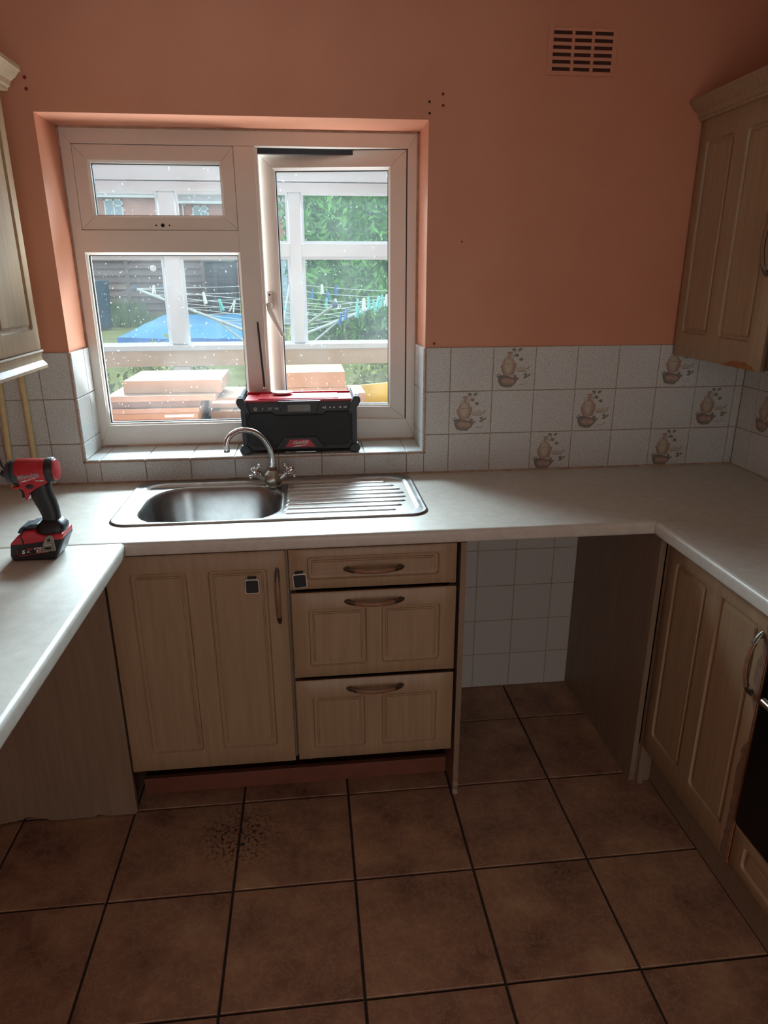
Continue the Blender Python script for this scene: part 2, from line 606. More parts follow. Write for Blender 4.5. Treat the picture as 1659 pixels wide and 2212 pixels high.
def wall_tile_mesh(w, h, mat, t=.006, ch=.0012):
    key = (round(w, 4), round(h, 4), mat)
    if key not in tcache:
        m = MB()
        yb, y1, y2 = 0, -t + ch, -t
        m.raw([(0, yb, 0), (w, yb, 0), (w, yb, h), (0, yb, h), (0, y1, 0), (w, y1, 0), (w, y1, h), (0, y1, h),
               (ch, y2, ch), (w - ch, y2, ch), (w - ch, y2, h - ch), (ch, y2, h - ch)],
              [(0, 1, 2, 3), (0, 4, 5, 1), (1, 5, 6, 2), (2, 6, 7, 3), (3, 7, 4, 0),
               (4, 8, 9, 5), (5, 9, 10, 6), (6, 10, 11, 7), (7, 11, 8, 4), (8, 11, 10, 9)])
        tcache[key] = m.mesh('wall_tile', mat)
    return tcache[key]


def motif_mb(zcut=0.0):
    """still life print: jug, basket, covered jar and a leaf spray; 0..0.15 tile coordinates on the xz plane"""
    S = 0.15 / 1450.0

    def P(x, y):
        return ((x - 110) * S, (1530 - y) * S)
    mb = MB()
    lay = [0]

    def poly(pts, mi):
        lay[0] += 1
        y = -.0061 - .000012 * lay[0]
        q = [P(*p) for p in pts]
        if zcut:
            q = [(a, max(b, zcut)) for a, b in q]
        mb.raw([(a, y, b) for a, b in q], [list(range(len(q)))], mi)

    def ell(cx, cy, rx, ry, mi, n=14, rot=0):
        ca, sa = math.cos(rot), math.sin(rot)
        poly([(cx + rx * math.cos(2 * PI * i / n) * ca - ry * math.sin(2 * PI * i / n) * sa,
               cy + rx * math.cos(2 * PI * i / n) * sa + ry * math.sin(2 * PI * i / n) * ca) for i in range(n)], mi)

    def stroke(pts, w, mi):
        for (a, b) in zip(pts[:-1], pts[1:]):
            dx, dy = b[0] - a[0], b[1] - a[1]
            l = math.hypot(dx, dy) or 1
            nx, ny = -dy / l * w / 2, dx / l * w / 2
            poly([(a[0] + nx, a[1] + ny), (b[0] + nx, b[1] + ny), (b[0] - nx, b[1] - ny), (a[0] - nx, a[1] - ny)], mi)
    # jug
    poly([(545, 265), (745, 265), (715, 330), (700, 430), (800, 520), (870, 660), (850, 820), (750, 1040), (480, 1040), (400, 860), (365, 700),
          (420, 560), (560, 450), (580, 330)], 0)
    poly([(560, 500), (690, 500), (740, 640), (730, 800), (640, 960), (540, 900), (490, 760), (500, 600)], 1)
    stroke([(370, 700), (420, 880), (500, 1040)], 60, 2)
    stroke([(860, 620), (850, 780), (760, 1020)], 70, 2)
    stroke([(500, 655), (740, 655)], 14, 5)
    stroke([(545, 270), (745, 255)], 26, 5)
    stroke([(560, 370), (480, 430), (470, 520)], 18, 5)
    stroke([(720, 350), (780, 390), (760, 470)], 18, 5)
    # basket of bread
    poly([(260, 1050), (380, 1010), (640, 1050), (800, 1090), (960, 1150), (900, 1290), (740, 1440), (520, 1440), (350, 1370), (280, 1220)], 3)
    ell(620, 1225, 255, 125, 2, rot=.08)
    ell(540, 1215, 120, 70, 0)
    ell(740, 1230, 110, 66, 0)
    stroke([(270, 1090), (225, 1050), (270, 980), (370, 985)], 26, 3)
    for i in range(6):
        stroke([(350 + i * 85, 1385 + 8 * i - (i > 3) * 30), (375 + i * 85, 1440 - (i > 3) * 50)], 12, 1)
    # jar with cloth lid
    ell(1075, 830, 190, 85, 1)
    stroke([(900, 895), (1240, 895)], 22, 5)
    stroke([(1250, 830), (1350, 720), (1360, 760), (1270, 840), (1370, 870)], 14, 5)
    stroke([(870, 960), (900, 1100)], 12, 5)
    stroke([(1250, 930), (1300, 1060)], 12, 5)
    stroke([(1030, 1330), (1200, 1340), (1280, 1260)], 14, 5)
    # leaves
    for cx, cy, rx, ry, ro in ((785, 180, 75, 55, .5), (985, 180, 80, 50, -.5), (890, 365, 75, 60, .4), (1050, 500, 75, 58, .3),
                               (870, 1070, 70, 50, .5), (950, 1150, 70, 40, -.3), (1220, 1010, 60, 45, .2), (1230, 1100, 80, 45, -.4), (1350, 1030, 70, 34, -.7)):
        ell(cx, cy, rx, ry, 4, 9, ro)
    stroke([(790, 440), (800, 300), (860, 240)], 12, 4)
    return mb


MOTIF_M = ['print_clay', 'print_cream', 'print_clay_dark', 'print_basket', 'print_leaf', 'print_line']
motif_full = motif_mb().mesh('tile_motif', MOTIF_M)
motif_cut = motif_mb(0.012).mesh('tile_motif', MOTIF_M)


def place_tile(parent, x0, x1, z0, z1, mat='tile', motif=None, rot=None, org=None):
    """tile on the back wall; rot/org move it to another wall"""
    w, h = x1 - x0 - 2 * tg, z1 - z0 - 2 * tg
    if w < .006 or h < .006:
        return
    me = wall_tile_mesh(w, h, mat)
    o = put('wall_tile', me, parent, (x0 + tg, 0, z0 + tg))
    if rot is not None:
        o.matrix_basis = Matrix.Translation(org) @ Matrix.Rotation(rot, 4, 'Z') @ Matrix.Translation((x0 + tg, 0, z0 + tg))
    if motif:
        mo = bpy.data.objects.new('tile_motif', motif)
        col.objects.link(mo)
        mo.parent = o
        mo.location = (0, 0, -(TP - h - 2 * tg) if motif is motif_cut else 0)
        mo['label'] = 'faded print of a jug, bread basket and jar'
    return o


GR = MB()
# grout bed behind the splashback tiles
GR.box(OX1, XR, -.0035, 0, WT, TZ)
GR.box(XL, OX0, -.0035, 0, WT, TZ)
GR.box(OX0, OX1, -.0035, 0, WT, OZ0)
GR.box(.43, 1.012, -.0035, 0, 0, .88)
tag(GR.build('grout_bed', 'grout', wall_back))
rows = [(TZ - TP, TZ), (TZ - 2 * TP, TZ - TP), (WT + .002, TZ - 2 * TP)]
MOT = {(1, 0), (5, 0), (0, 1), (3, 1), (6, 1), (2, 2), (5, 2)}
for r, (z0, z1) in enumerate(rows):
    for i in range(-11, 8):
        x0, x1 = TX + i * TP, TX + (i + 1) * TP
        if x1 <= OX0 + .001 or x0 >= OX1 - .001:
            xa, xb = max(x0, XL), min(x1, XR - .006)
            place_tile(wall_back, xa, xb, z0, z1, motif=(motif_cut if r == 2 else motif_full) if (i, r) in MOT else None)
        elif x0 < OX0 < x1:
            place_tile(wall_back, max(x0, XL), OX0, z0, z1)
            if r == 2:
                place_tile(wall_back, OX0, x1, z0, OZ0)
        elif x0 < OX1 < x1:
            place_tile(wall_back, OX1, x1, z0, z1)
            if r == 2:
                place_tile(wall_back, x0, OX1, z0, OZ0)
        elif r == 2:
            place_tile(wall_back, x0, x1, z0, OZ0)
# tiles in the empty appliance bay
for i in range(-2, 4):
    for j in range(-1, 7):
        x0, x1 = max(.43, .6164 + i * .1508), min(1.010, .6164 + (i + 1) * .1508)
        z0, z1 = max(0, .1520 + (j - 1) * .1508), min(.88, .1520 + j * .1508)
        if x1 - x0 > .01 and z1 - z0 > .01:
            place_tile(wall_back, x0, x1, z0, z1, 'tile_plain')
# right wall splashback
MB().box(XR - .0035, XR, -1.9, 0, WT, TZ).build('grout_bed', 'grout', wr)
for r, (z0, z1) in enumerate(rows):
    ys = [0.006, .095] + [.095 + TP * k for k in range(1, 6)]
    for k in range(len(ys) - 1):
        mo = (motif_cut if r == 2 else motif_full) if (k, r) in {(1, 1), (3, 0), (4, 2)} else None
        place_tile(wr, ys[k], ys[k + 1], z0, z1, motif=mo, rot=-PI / 2, org=(XR, 0, 0))
# sill and reveal tiles
SZ = 1.003
MB().box(OX0, OX1, 0, YF, OZ0, SZ - .003).build('sill_bed', 'grout', wall_back)
xs = [OX0] + [TX + i * TP for i in range(-8, 0)] + [OX1]
for a, b in zip(xs[:-1], xs[1:]):
    w = b - a - 2 * tg
    if w > .01:
        me = slab_mesh('sill_tile', w, YF + .004, .006, 'tile')
        put('sill_tile', me, wall_back, (a + tg, -.006, SZ))
for side in (0, 1):
    for (z0, z1) in rows:
        z0 = max(z0, SZ)
        for (ya, yb) in ((-.006, .128), (.128, YF)):
            w, h = yb - ya - 2 * tg, z1 - z0 - 2 * tg
            me = wall_tile_mesh(w, h, 'tile', t=.006)
            o = put('reveal_tile', me, wall_back)
            if side == 0:    # left reveal, faces +x
                o.matrix_basis = Matrix.Translation((OX0, ya + tg, z0 + tg)) @ Matrix.Rotation(PI / 2, 4, 'Z')
            else:
                o.matrix_basis = Matrix.Translation((OX1, yb - tg, z0 + tg)) @ Matrix.Rotation(-PI / 2, 4, 'Z')
tr = MB()
tr.box(OX0 - .005, OX0 + .0005, -.0085, -.004, SZ - .008, TZ)
tr.box(OX1 - .0005, OX1 + .005, -.0085, -.004, SZ - .008, TZ)
tr.box(OX0 - .005, OX1 + .005, -.0085, -.004, SZ - .009, SZ - .004)
tag(tr.build('trim_1', 'dirty_seal'), 'thin grubby grout edge around the tiled window sill', kind='structure')
sb = MB()
sb.box(XL, XR, -.012, -.004, WT - .001, WT + .006)
tag(sb.build('trim_2', 'dirty_seal', None), 'cream sealant bead where tiles meet the worktop', kind='structure')
# wall plugs and screw holes
for x, z, m, rr in ((-.785, 2.144, 'plug_red', .0042), (-.785, 2.115, 'plug_red', .0042), (.443, 2.128, 'plug_red', .0038), (.444, 2.097, 'plug_red', .0038),
                    (.401, 2.106, 'hole_dark', .003), (.402, 2.075, 'hole_dark', .003), (.431, 1.379, 'plug_red', .0038), (.516, 1.705, 'hole_dark', .002)):
    p = MB()
    p.lathe([(rr * 1.25, -.0006), (rr * 1.25, .0012), (rr, .0014), (rr * .6, .0004)], (x, 0, z), (0, -1, 0), 10)
    p.build('wall_plug', m, wall_back, smooth=40)

# ------------------------------------------------------------------ window
win = thing('window_1', (-.19, YF, SZ), 'white plastic window with a small top vent and an open side casement', kind='structure')


def mitred(prefix, x0, x1, z0, z1, wl, wr_, wt, wb_, ya, yb, mat, parent, mats=None, bev=.0012, xfm=None):
    """four mitred members round a rectangle; outer rect given, widths inward"""
    ix0, ix1, iz0, iz1 = x0 + wl, x1 - wr_, z0 + wb_, z1 - wt
    e = .0003
    P = {
        'head': [(x0 + e, z1), (x1 - e, z1), (ix1 - e, iz1), (ix0 + e, iz1)],
        'bottom': [(x0 + e, z0), (ix0 + e, iz0), (ix1 - e, iz0), (x1 - e, z0)],
        'left': [(x0, z0 + e), (x0, z1 - e), (ix0, iz1 - e), (ix0, iz0 + e)],
        'right': [(x1, z0 + e), (ix1, iz0 + e), (ix1, iz1 - e), (x1, z1 - e)],
    }
    out = []
    for k, poly in P.items():
        m = MB().prism(poly, 'y', ya, yb)
        if xfm is not None:
            m.xf(xfm)
        out.append(m.build(prefix, mat, parent, bevel=bev, seg=2))
    return ix0, ix1, iz0, iz1


def bead(x0, x1, z0, z1, ya, yb, parent, mat='upvc', xfm=None, name='glazing_bead', w=.008):
    """sloped glazing bead ring, open in the middle"""
    m = MB()
    o = [(x0, z0), (x1, z0), (x1, z1), (x0, z1)]
    i_ = [(x0 + w, z0 + w), (x1 - w, z0 + w), (x1 - w, z1 - w), (x0 + w, z1 - w)]
    for k in range(4):
        a, b, c, d = o[k], o[(k + 1) % 4], i_[(k + 1) % 4], i_[k]
        m.raw([(a[0], ya, a[1]), (b[0], ya, b[1]), (c[0], yb, c[1]), (d[0], yb, d[1])], [(0, 1, 2, 3)])
        m.raw([(d[0], yb, d[1]), (c[0], yb, c[1]), (c[0], yb + .012, c[1]), (d[0], yb + .012, d[1])], [(0, 1, 2, 3)])
    if xfm is not None:
        m.xf(xfm)
    return m.build(name, mat, parent, fix=False)


def pane(x0, x1, z0, z1, y, parent, mat='glass', xfm=None, t=.004):
    m = MB().box(x0, x1, y, y + t, z0, z1)
    if xfm is not None:
        m.xf(xfm)
    return m.build('glass_pane', mat, parent)


# outer frame
mitred('outer_frame', OX0 + .003, OX1 - .004, SZ + .004, OZ1 - .003, .034, .034, .047, .076, YF, YF + .07, 'upvc', win)
MB().box(-.222, -.153, YF, YF + .07, SZ + .078, 2.006).build('mullion', 'upvc', win, bevel=.0012)
MB().box(-.742, -.2222, YF + .0003, YF + .07, 1.677, 1.747).build('transom', 'upvc', win, bevel=.0012)
# sealant around frame
s = MB()
s.box(OX0, OX1, YF - .004, YF + .002, SZ - .002, SZ + .008)
s.box(OX0, OX0 + .006, YF - .003, YF + .002, SZ, OZ1)
s.box(OX1 - .007, OX1, YF - .003, YF + .002, SZ, OZ1)
s.box(OX0, OX1, YF - .003, YF + .002, OZ1 - .006, OZ1)
s.build('sealant', 'dirty_seal', win, bevel=.001)
# fixed light
bead(-.741, -.222, 1.081, 1.677, YF + .001, YF + .010, win)
bead(-.733, -.230, 1.089, 1.669, YF + .0225, YF + .024, win, 'gasket_and_gap_shade', name='gasket_and_gap_shade', w=.003)
pane(-.736, -.227, 1.086, 1.672, YF + .026, win)
# top vent sash
vx = (-.7375, -.2235, 1.7485, 2.0055)
ix0, ix1, iz0, iz1 = mitred('vent_sash_rail', *vx, .043, .041, .046, .039, YF + .004, YF + .06, 'upvc', win)
bead(ix0 - .001, ix1 + .001, iz0 - .001, iz1 + .001, YF + .005, YF + .013, win)
bead(ix0 + .006, ix1 - .006, iz0 + .006, iz1 - .006, YF + .0255, YF + .027, win, 'gasket_and_gap_shade', name='gasket_and_gap_shade', w=.003)
pane(ix0 + .003, ix1 - .003, iz0 + .003, iz1 - .003, YF + .029, win)
for dx, rr in ((-.022, .0028), (0, .0062), (.022, .0028)):
    MB().lathe([(rr, 0), (rr, .0008)], (-.473 + dx, YF + .0042, 1.763), (0, -1, 0), 12).build('screw_hole', 'hole_dark', win)
# rebate behind the casement; dark strips paint the shade in its open gaps
MB().box(-.1525, -.145, YF + .02, YF + .07, 1.08, 2.006).build('rebate', 'upvc', win)
gap_shade = MB()
gap_shade.box(-.1525, .366, YF + .034, YF + .052, 1.990, 2.0062)
gap_shade.box(.3580, .3630, YF + .009, YF + .052, 1.08, 2.0062)
gap_shade.build('gasket_and_gap_shade', 'gasket_and_gap_shade', win)
# open casement, hinged on its right side
SX = Matrix.Translation((.3578, YF + .006, 0)) @ Matrix.Rotation(R(-8.8), 4, 'Z')
case_ix = mitred('casement_rail', -.5185, 0, 1.0825, 2.0045, .054, .056, .052, .046, 0, .058, 'upvc', win, xfm=SX)
cx0, cx1, cz0, cz1 = case_ix
bead(cx0 - .001, cx1 + .001, cz0 - .001, cz1 + .001, .001, .010, win, xfm=SX)
bead(cx0 + .006, cx1 - .006, cz0 + .006, cz1 - .006, .0225, .024, win, 'gasket_and_gap_shade', xfm=SX, name='gasket_and_gap_shade', w=.0035)
pane(cx0 + .003, cx1 - .003, cz0 + .003, cz1 - .003, .026, win, xfm=SX)
h = MB()
hx, hz = -.4945, 1.520
h.prism([(hx - .0085, hz - .035), (hx + .0085, hz - .035), (hx + .0085, hz + .028), (hx - .0085, hz + .028)], 'y', -.010, 0, 0)
h.lathe([(.011, 0), (.011, .012), (.009, .016)], (hx, -.010, hz - .020), (0, -1, 0), 14)
h.tube([(hx, -.022, hz - .012), (hx + .002, -.028, hz - .036), (hx + .020, -.032, hz - .075), (hx + .046, -.032, hz - .128)], [.0095, .010, .0085, .0075], 8, flat=(1, .75))
h.lathe([(.0035, 0), (.0035, .0006)], (hx, -.0101, hz + .016), (0, -1, 0), 10, 1)
h.xf(SX)
hd = h.build('casement_handle', ['white_plastic', 'hole_dark'], win, bevel=.0015, smooth=40)
hd['label'] = 'white turning handle hanging down to the right'

# ------------------------------------------------------------------ worktops
def worktop_profile(sign=1):
    """(depth,z) section of a postformed worktop; depth 0 at wall, 0.6 at the front"""
    t, r = .040, .012
    pts = [(0, WT - t), (0, WT)]
    for k in range(7):
        a = R(90 - 90 * k / 6)
        pts.append((.600 - r + r * math.cos(a), WT - r + r * math.sin(a)))
    for k in range(4):
        a = R(-60 * k / 3)
        pts.append((.600 - .008 + .008 * math.cos(a), WT - t + .008 + .008 * math.sin(a)))
    pts.append((.585, WT - t))
    return pts


prof = worktop_profile()
HX0, HX1, HY0, HY1 = -.545, -.085, -.455, -.080     # cut-out under the sink bowl
wm = MB()
full = [(-d, z) for d, z in prof]
wm.prism(full, 'x', XL, HX0)
wm.prism(full, 'x', HX1, XR)
front = [(-d, z) for d, z in prof if d > .45]
front = [(HY0, WT - .04), (HY0, WT)] + front
wm.prism(front, 'x', HX0, HX1)
wm.box(HX0, HX1, HY1, 0, WT - .04, WT)
tag(wm.build('worktop', 'worktop', smooth=35, fix=True), 'long cream worktop under the window, with the sink let into it', 'worktop')
wl_ = MB()
wl_.prism([(XL + d, z) for d, z in prof], 'y', -3.0, -.6015)
tag(wl_.build('worktop', 'worktop', smooth=35), 'cream side worktop carrying the red power tool', 'worktop')
wr2 = MB()
wr2.prism([(XR - d - .005, z) for d, z in prof], 'y', -2.6, -.6015)
tag(wr2.build('worktop', 'worktop', smooth=35), 'shaded cream side worktop above the oven', 'worktop')


# ------------------------------------------------------------------ cabinet doors and handles
def door_mb(w, h, panels, t=.018, e=.004):
    """slab door; x 0..w, z 0..h, front at y=0 facing -y, thickness to +y. panels: (x0,x1,z0,z1)"""
    mb = MB()
    xs = sorted(set([0, e, w - e, w] + [p[0] for p in panels] + [p[1] for p in panels]))
    zs = sorted(set([0, e, h - e, h] + [p[2] for p in panels] + [p[3] for p in panels]))

    def dp(i, j):
        return .0032 if i in (0, len(xs) - 1) or j in (0, len(zs) - 1) else 0.0
    for i in range(len(xs) - 1):
        for j in range(len(zs) - 1):
            c = ((xs[i] + xs[i + 1]) / 2, (zs[j] + zs[j + 1]) / 2)
            if any(p[0] < c[0] < p[1] and p[2] < c[1] < p[3] for p in panels):
                continue
            mb.raw([(xs[i], dp(i, j), zs[j]), (xs[i + 1], dp(i + 1, j), zs[j]), (xs[i + 1], dp(i + 1, j + 1), zs[j + 1]), (xs[i], dp(i, j + 1), zs[j + 1])],
                   [(0, 1, 2, 3)])
    # sides and back
    b = .0032
    for (a, c) in (((0, 0), (w, 0)), ((w, 0), (w, h)), ((w, h), (0, h)), ((0, h), (0, 0))):
        mb.raw([(a[0], b, a[1]), (a[0], t, a[1]), (c[0], t, c[1]), (c[0], b, c[1])], [(0, 1, 2, 3)])
    mb.raw([(0, t, 0), (0, t, h), (w, t, h), (w, t, 0)], [(0, 1, 2, 3)])
    K = 3
    for (x0, x1, z0, z1) in panels:
        loops = []
        for ins, d, r in ((.0005, 0, .012), (.0020, .0034, .011), (.0045, .0066, .009), (.0125, .0072, .006), (.0140, .0044, .003), (.0170, .0044, .002), (.0182, .0014, .0012)):
            loops.append([(p[0], d, p[1]) for p in rrect(x0 + ins, x1 - ins, z0 + ins, z1 - ins, r, K)])
        n = len(loops[0])
        base = len(mb.v)
        for L in loops:
            mb.v += [Vector(p) for p in L]
        for k in range(len(loops) - 1):
            for i in range(n):
                j = (i + 1) % n
                mb.f.append([base + k * n + i, base + k * n + j, base + (k + 1) * n + j, base + (k + 1) * n + i])
                mb.m.append(0)
        mb.f.append([base + (len(loops) - 1) * n + i for i in range(n)])
        mb.m.append(0)
        corners = [(x1, 0, z1), (x0, 0, z1), (x0, 0, z0), (x1, 0, z0)]
        cb = len(mb.v)
        mb.v += [Vector(c) for c in corners]
        for c in range(4):
            for i in range(K):
                mb.f.append([cb + c, base + c * (K + 1) + i + 1, base + c * (K + 1) + i])
                mb.m.append(0)
            nx = (c + 1) % 4
            mb.f.append([cb + c, cb + nx, base + nx * (K + 1), base + c * (K + 1) + K])
            mb.m.append(0)
    return mb


def handle_mb(L=.172, out=.028):
    """bow handle along x, centred, standing out towards -y: metal ends, timber grip with a metal back strip"""
    mb = MB()
    N = 18
    path, rad = [], []
    for k in range(N + 1):
        u = k / N * 2 - 1
        path.append((u * L / 2, -out * (1 - u * u) ** .8 * 1.0 - .003, 0))
        rad.append(.0052 + .0022 * (1 - abs(u)) if abs(u) > .62 else .0062)
    rad[0] = rad[-1] = .0035
    mb.tube(path, rad, 10, lambda k: 1 if 3 <= k < N - 3 else 0, True, flat=(1.15, .75))
    mb.tube([(p[0], p[1] + .0052, p[2]) for p in path[3:-3]], .0042, 8, 0, True, flat=(1.35, .55))
    for sx in (-1, 1):
        mb.tube([(sx * (L / 2 - .012), -.012, 0), (sx * (L / 2 - .010), 0, 0)], [.0055, .0065], 10, 0)
    for sx in (-1, 1):
        p = path[3] if sx < 0 else path[-4]
        mb.lathe([(.0072, -.001), (.0072, .001)], p, (1, -.35 * sx * -1, 0), 12, 0)
    return mb


HANDLE_MESH = handle_mb().mesh('handle', ['pewter', 'grip_wood'], smooth=50)


def add_handle(parent, mat):
    o = put('handle', HANDLE_MESH, None)
    o.parent = parent
    o.matrix_parent_inverse = Matrix.Identity(4)
    o.matrix_basis = mat
    o['label'] = 'curved metal handle with a brown wooden grip'
    return o


def add_front(name, x, z, w, h, panels, yfront, parent, mat='wood', rz=0, origin=None):
    """front (door or drawer front) whose own origin is its lower left corner"""
    me = door_mb(w, h, panels).mesh(name, mat, smooth=25)
    import bmesh
    bm = bmesh.new()
    bm.from_mesh(me)
    bmesh.ops.remove_doubles(bm, verts=bm.verts, dist=1e-6)
    bmesh.ops.recalc_face_normals(bm, faces=bm.faces)
    bm.to_mesh(me)
    bm.free()
    o = put(name, me, parent, (x, yfront, z) if origin is None else origin)
    if rz:
        o.rotation_euler = (0, 0, rz)
    return o


YD = -.587          # plane of the base cabinet fronts
# sink base: door
c1 = thing('base_cabinet', (-.33, -.3, 0), 'pale wooden sink cabinet with one two-panel door, left of the drawers', 'cabinet')
b = MB()
b.box(-.583, -.565, -.565, -.02, .168, .878)
b.box(-.098, -.080, -.565, -.02, .168, .878)
b.box(-.565, -.098, -.565, -.02, .168, .186)
b.box(-.565, -.098, -.035, -.02, .186, .74)
b.build('body', 'panel_wood', c1)
for x_ in (-.55, -.11):
    for y_ in (-.44, -.06):
        MB().lathe([(.022, 0), (.022, .006), (.014, .010), (.014, .160), (.022, .168)], (x_, y_, 0), (0, 0, 1), 10).build('foot', 'black_plastic', c1)
d = add_front('door', -.578, .166, .492, .708, [(.063, .218, .062, .656), (.275, .440, .062, .656)], YD, c1)
add_handle(d, Matrix.Translation((.468, 0, .57)) @ Matrix.Rotation(PI / 2, 4, 'Y'))
# drawers
c2 = thing('drawer_cabinet', (.16, -.3, 0), 'pale wooden cabinet with three drawers beside the empty appliance space', 'cabinet')
b = MB()
b.box(-.079, -.061, -.563, -.02, .172, .878)
b.box(.388, .406, -.563, -.02, .172, .878)
b.box(-.061, .388, -.563, -.02, .172, .179)
b.box(-.061, .388, -.035, -.02, .179, .86)
b.build('body', 'panel_wood', c2)
for x_ in (-.045, .372):
    for y_ in (-.44, -.06):
        MB().lathe([(.022, 0), (.022, .006), (.014, .010), (.014, .164), (.022, .172)], (x_, y_, 0), (0, 0, 1), 10).build('foot', 'black_plastic', c2)
b = MB()
b.box(-.0605, .3875, -.555, -.06, .76, .80)
b.box(-.0605, .3875, -.555, -.06, .47, .70)
b.box(-.0605, .3875, -.555, -.06, .18, .42)
b.build('drawer_box', 'carcass_shade', c2)  # boxes coloured dark for the shade in the gaps between drawers
f = add_front('drawer', -.077, .751, .481, .123, [(.050, .431, .028, .100)], YD, c2)
add_handle(f, Matrix.Translation((.2405, 0, .060)))
f = add_front('drawer', -.075, .464, .480, .277, [(.046, .216, .036, .226), (.259, .434, .036, .226)], YD - .004, c2)
add_handle(f, Matrix.Translation((.239, 0, .247)))
f = add_front('drawer', -.075, .171, .480, .281, [(.048, .208, .036, .226), (.258, .430, .036, .226)], YD - .004, c2)
add_handle(f, Matrix.Translation((.239, 0, .250)))
# end panel right of drawers
ep = MB()
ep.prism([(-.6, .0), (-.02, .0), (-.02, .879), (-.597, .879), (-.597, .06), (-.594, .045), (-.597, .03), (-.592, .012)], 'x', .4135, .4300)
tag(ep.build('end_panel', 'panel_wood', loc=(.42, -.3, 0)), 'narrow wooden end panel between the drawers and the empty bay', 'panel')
# plinth board under both
pl = MB().box(-.580, .412, -.490, -.472, .0, .060)
tag(pl.build('plinth_board', 'plinth', loc=(-.09, -.49, 0), bevel=.001), 'reddish brown plinth board under the sink cabinet and drawers', 'plinth')
# blanking panel to the left, chipped along its foot
random.seed(11)
pts = [(XL + .002, .879), (XL + .002, .004)]
x = XL + .03
while x < -.62:
    chip = .022 if -.97 < x < -.85 else (.010 if -.72 < x < -.68 else .003)
    pts.append((x, .002 + random.uniform(.3, 1) * chip))
    x += random.uniform(.012, .03)
pts += [(-.594, .002), (-.5865, .012), (-.5865, .879)]
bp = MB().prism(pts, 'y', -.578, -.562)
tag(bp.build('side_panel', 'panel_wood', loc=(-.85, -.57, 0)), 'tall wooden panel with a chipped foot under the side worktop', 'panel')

# right run
rp = MB()
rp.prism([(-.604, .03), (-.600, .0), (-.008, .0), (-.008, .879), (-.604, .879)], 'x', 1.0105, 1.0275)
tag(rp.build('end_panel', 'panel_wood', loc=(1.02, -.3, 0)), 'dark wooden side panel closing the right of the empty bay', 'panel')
XD = 1.0300
c3 = thing('base_cabinet', (1.3, -.85, 0), 'pale wooden corner cabinet with a peeling door beside the oven', 'cabinet')
b = MB()
b.box(XD + .020, 1.585, -1.085, -.607, .1495, .878)
b.box(XD + .001, XD + .02, -.6195, -.6055, .0, .878)
b.box(1.0285, XD + .05, -.606, -.5905, .0, .1485)
b.build('body', 'panel_wood', c3)
RZ = -PI / 2
d = add_front('door', 0, 0, .468, .715, [(.044, .206, .075, .668), (.262, .425, .075, .668)], 0, c3, rz=RZ, origin=(XD, -.621, .150))
add_handle(d, Matrix.Translation((.444, 0, .576)) @ Matrix.Rotation(PI / 2, 4, 'Y'))
# bare board where the foil has peeled off the door edge
random.seed(3)
poly = [(.466, .004), (.466, .713)]
z = .700
while z > .01:
    k = .452 if z > .60 else (.440 if z > .46 else (.456 if z > .36 else .447))
    poly.append((min(.463, k + random.uniform(-.005, .004) + (.012 if .52 > z > .36 else 0) - (.004 if z < .3 else 0)), z))
    z -= random.uniform(.010, .028)
pe = MB().prism(poly, 'y', -.0004, .003)
o = put('peeled_edge', pe.mesh('peeled_edge', 'peel_board'), None)
o.parent = d
o['label'] = 'bare brown board where the door foil has peeled away'
o = put('door_edge', MB().prism([(.4655, .0), (.4705, .0), (.4705, .715), (.4655, .715)], 'y', .001, .0175).mesh('door_edge', 'bare_board'), None)
o.parent = d
o['label'] = 'orange brown bare door edge'
pr = MB().box(1.082, 1.098, -2.5, -.5905, 0, .148)
tag(pr.build('plinth_board', 'panel_wood', loc=(1.09, -1.5, 0)), 'pale plinth board running under the peeling cabinet and oven', 'plinth')
# oven housing, only its edge is in view
ov = thing('built_in_oven', (1.3, -1.4, .27), 'black built-in oven at the edge of the picture with a steel bar handle', 'oven')
MB().box(1.046, 1.58, -1.695, -1.097, .285, .875).build('body', 'oven_black', ov)
MB().box(1.024, 1.046, -1.693, -1.101, .292, .760).build('door', 'oven_black', ov, bevel=.003)
MB().box(1.026, 1.046, -1.693, -1.101, .766, .872).build('control_panel', 'oven_black', ov, bevel=.003)
hm = MB()
hm.tube([(.995, -1.685, .682), (.995, -1.150, .682)], .010, 12)
for yy in (-1.66, -1.175):
    hm.tube([(.995, yy, .682), (1.025, yy, .682)], .007, 10)
hm.build('handle', 'chrome', ov, smooth=40)
oc = thing('oven_housing', (1.3, -1.4, 0), 'pale wooden oven housing drawer under the black oven', 'cabinet')
b = MB()
b.box(1.050, 1.585, -1.70, -1.0865, .15, .284)
b.build('body', 'panel_wood', oc)
f = add_front('drawer', 0, 0, .602, .122, [(.045, .557, .028, .097)], 0, oc, rz=RZ, origin=(XD + .002, -1.0945, .156))


# ------------------------------------------------------------------ wall cabinets
def moulding(poly, path_y0, path_y1):
    return MB().prism(poly, 'y', path_y0, path_y1)


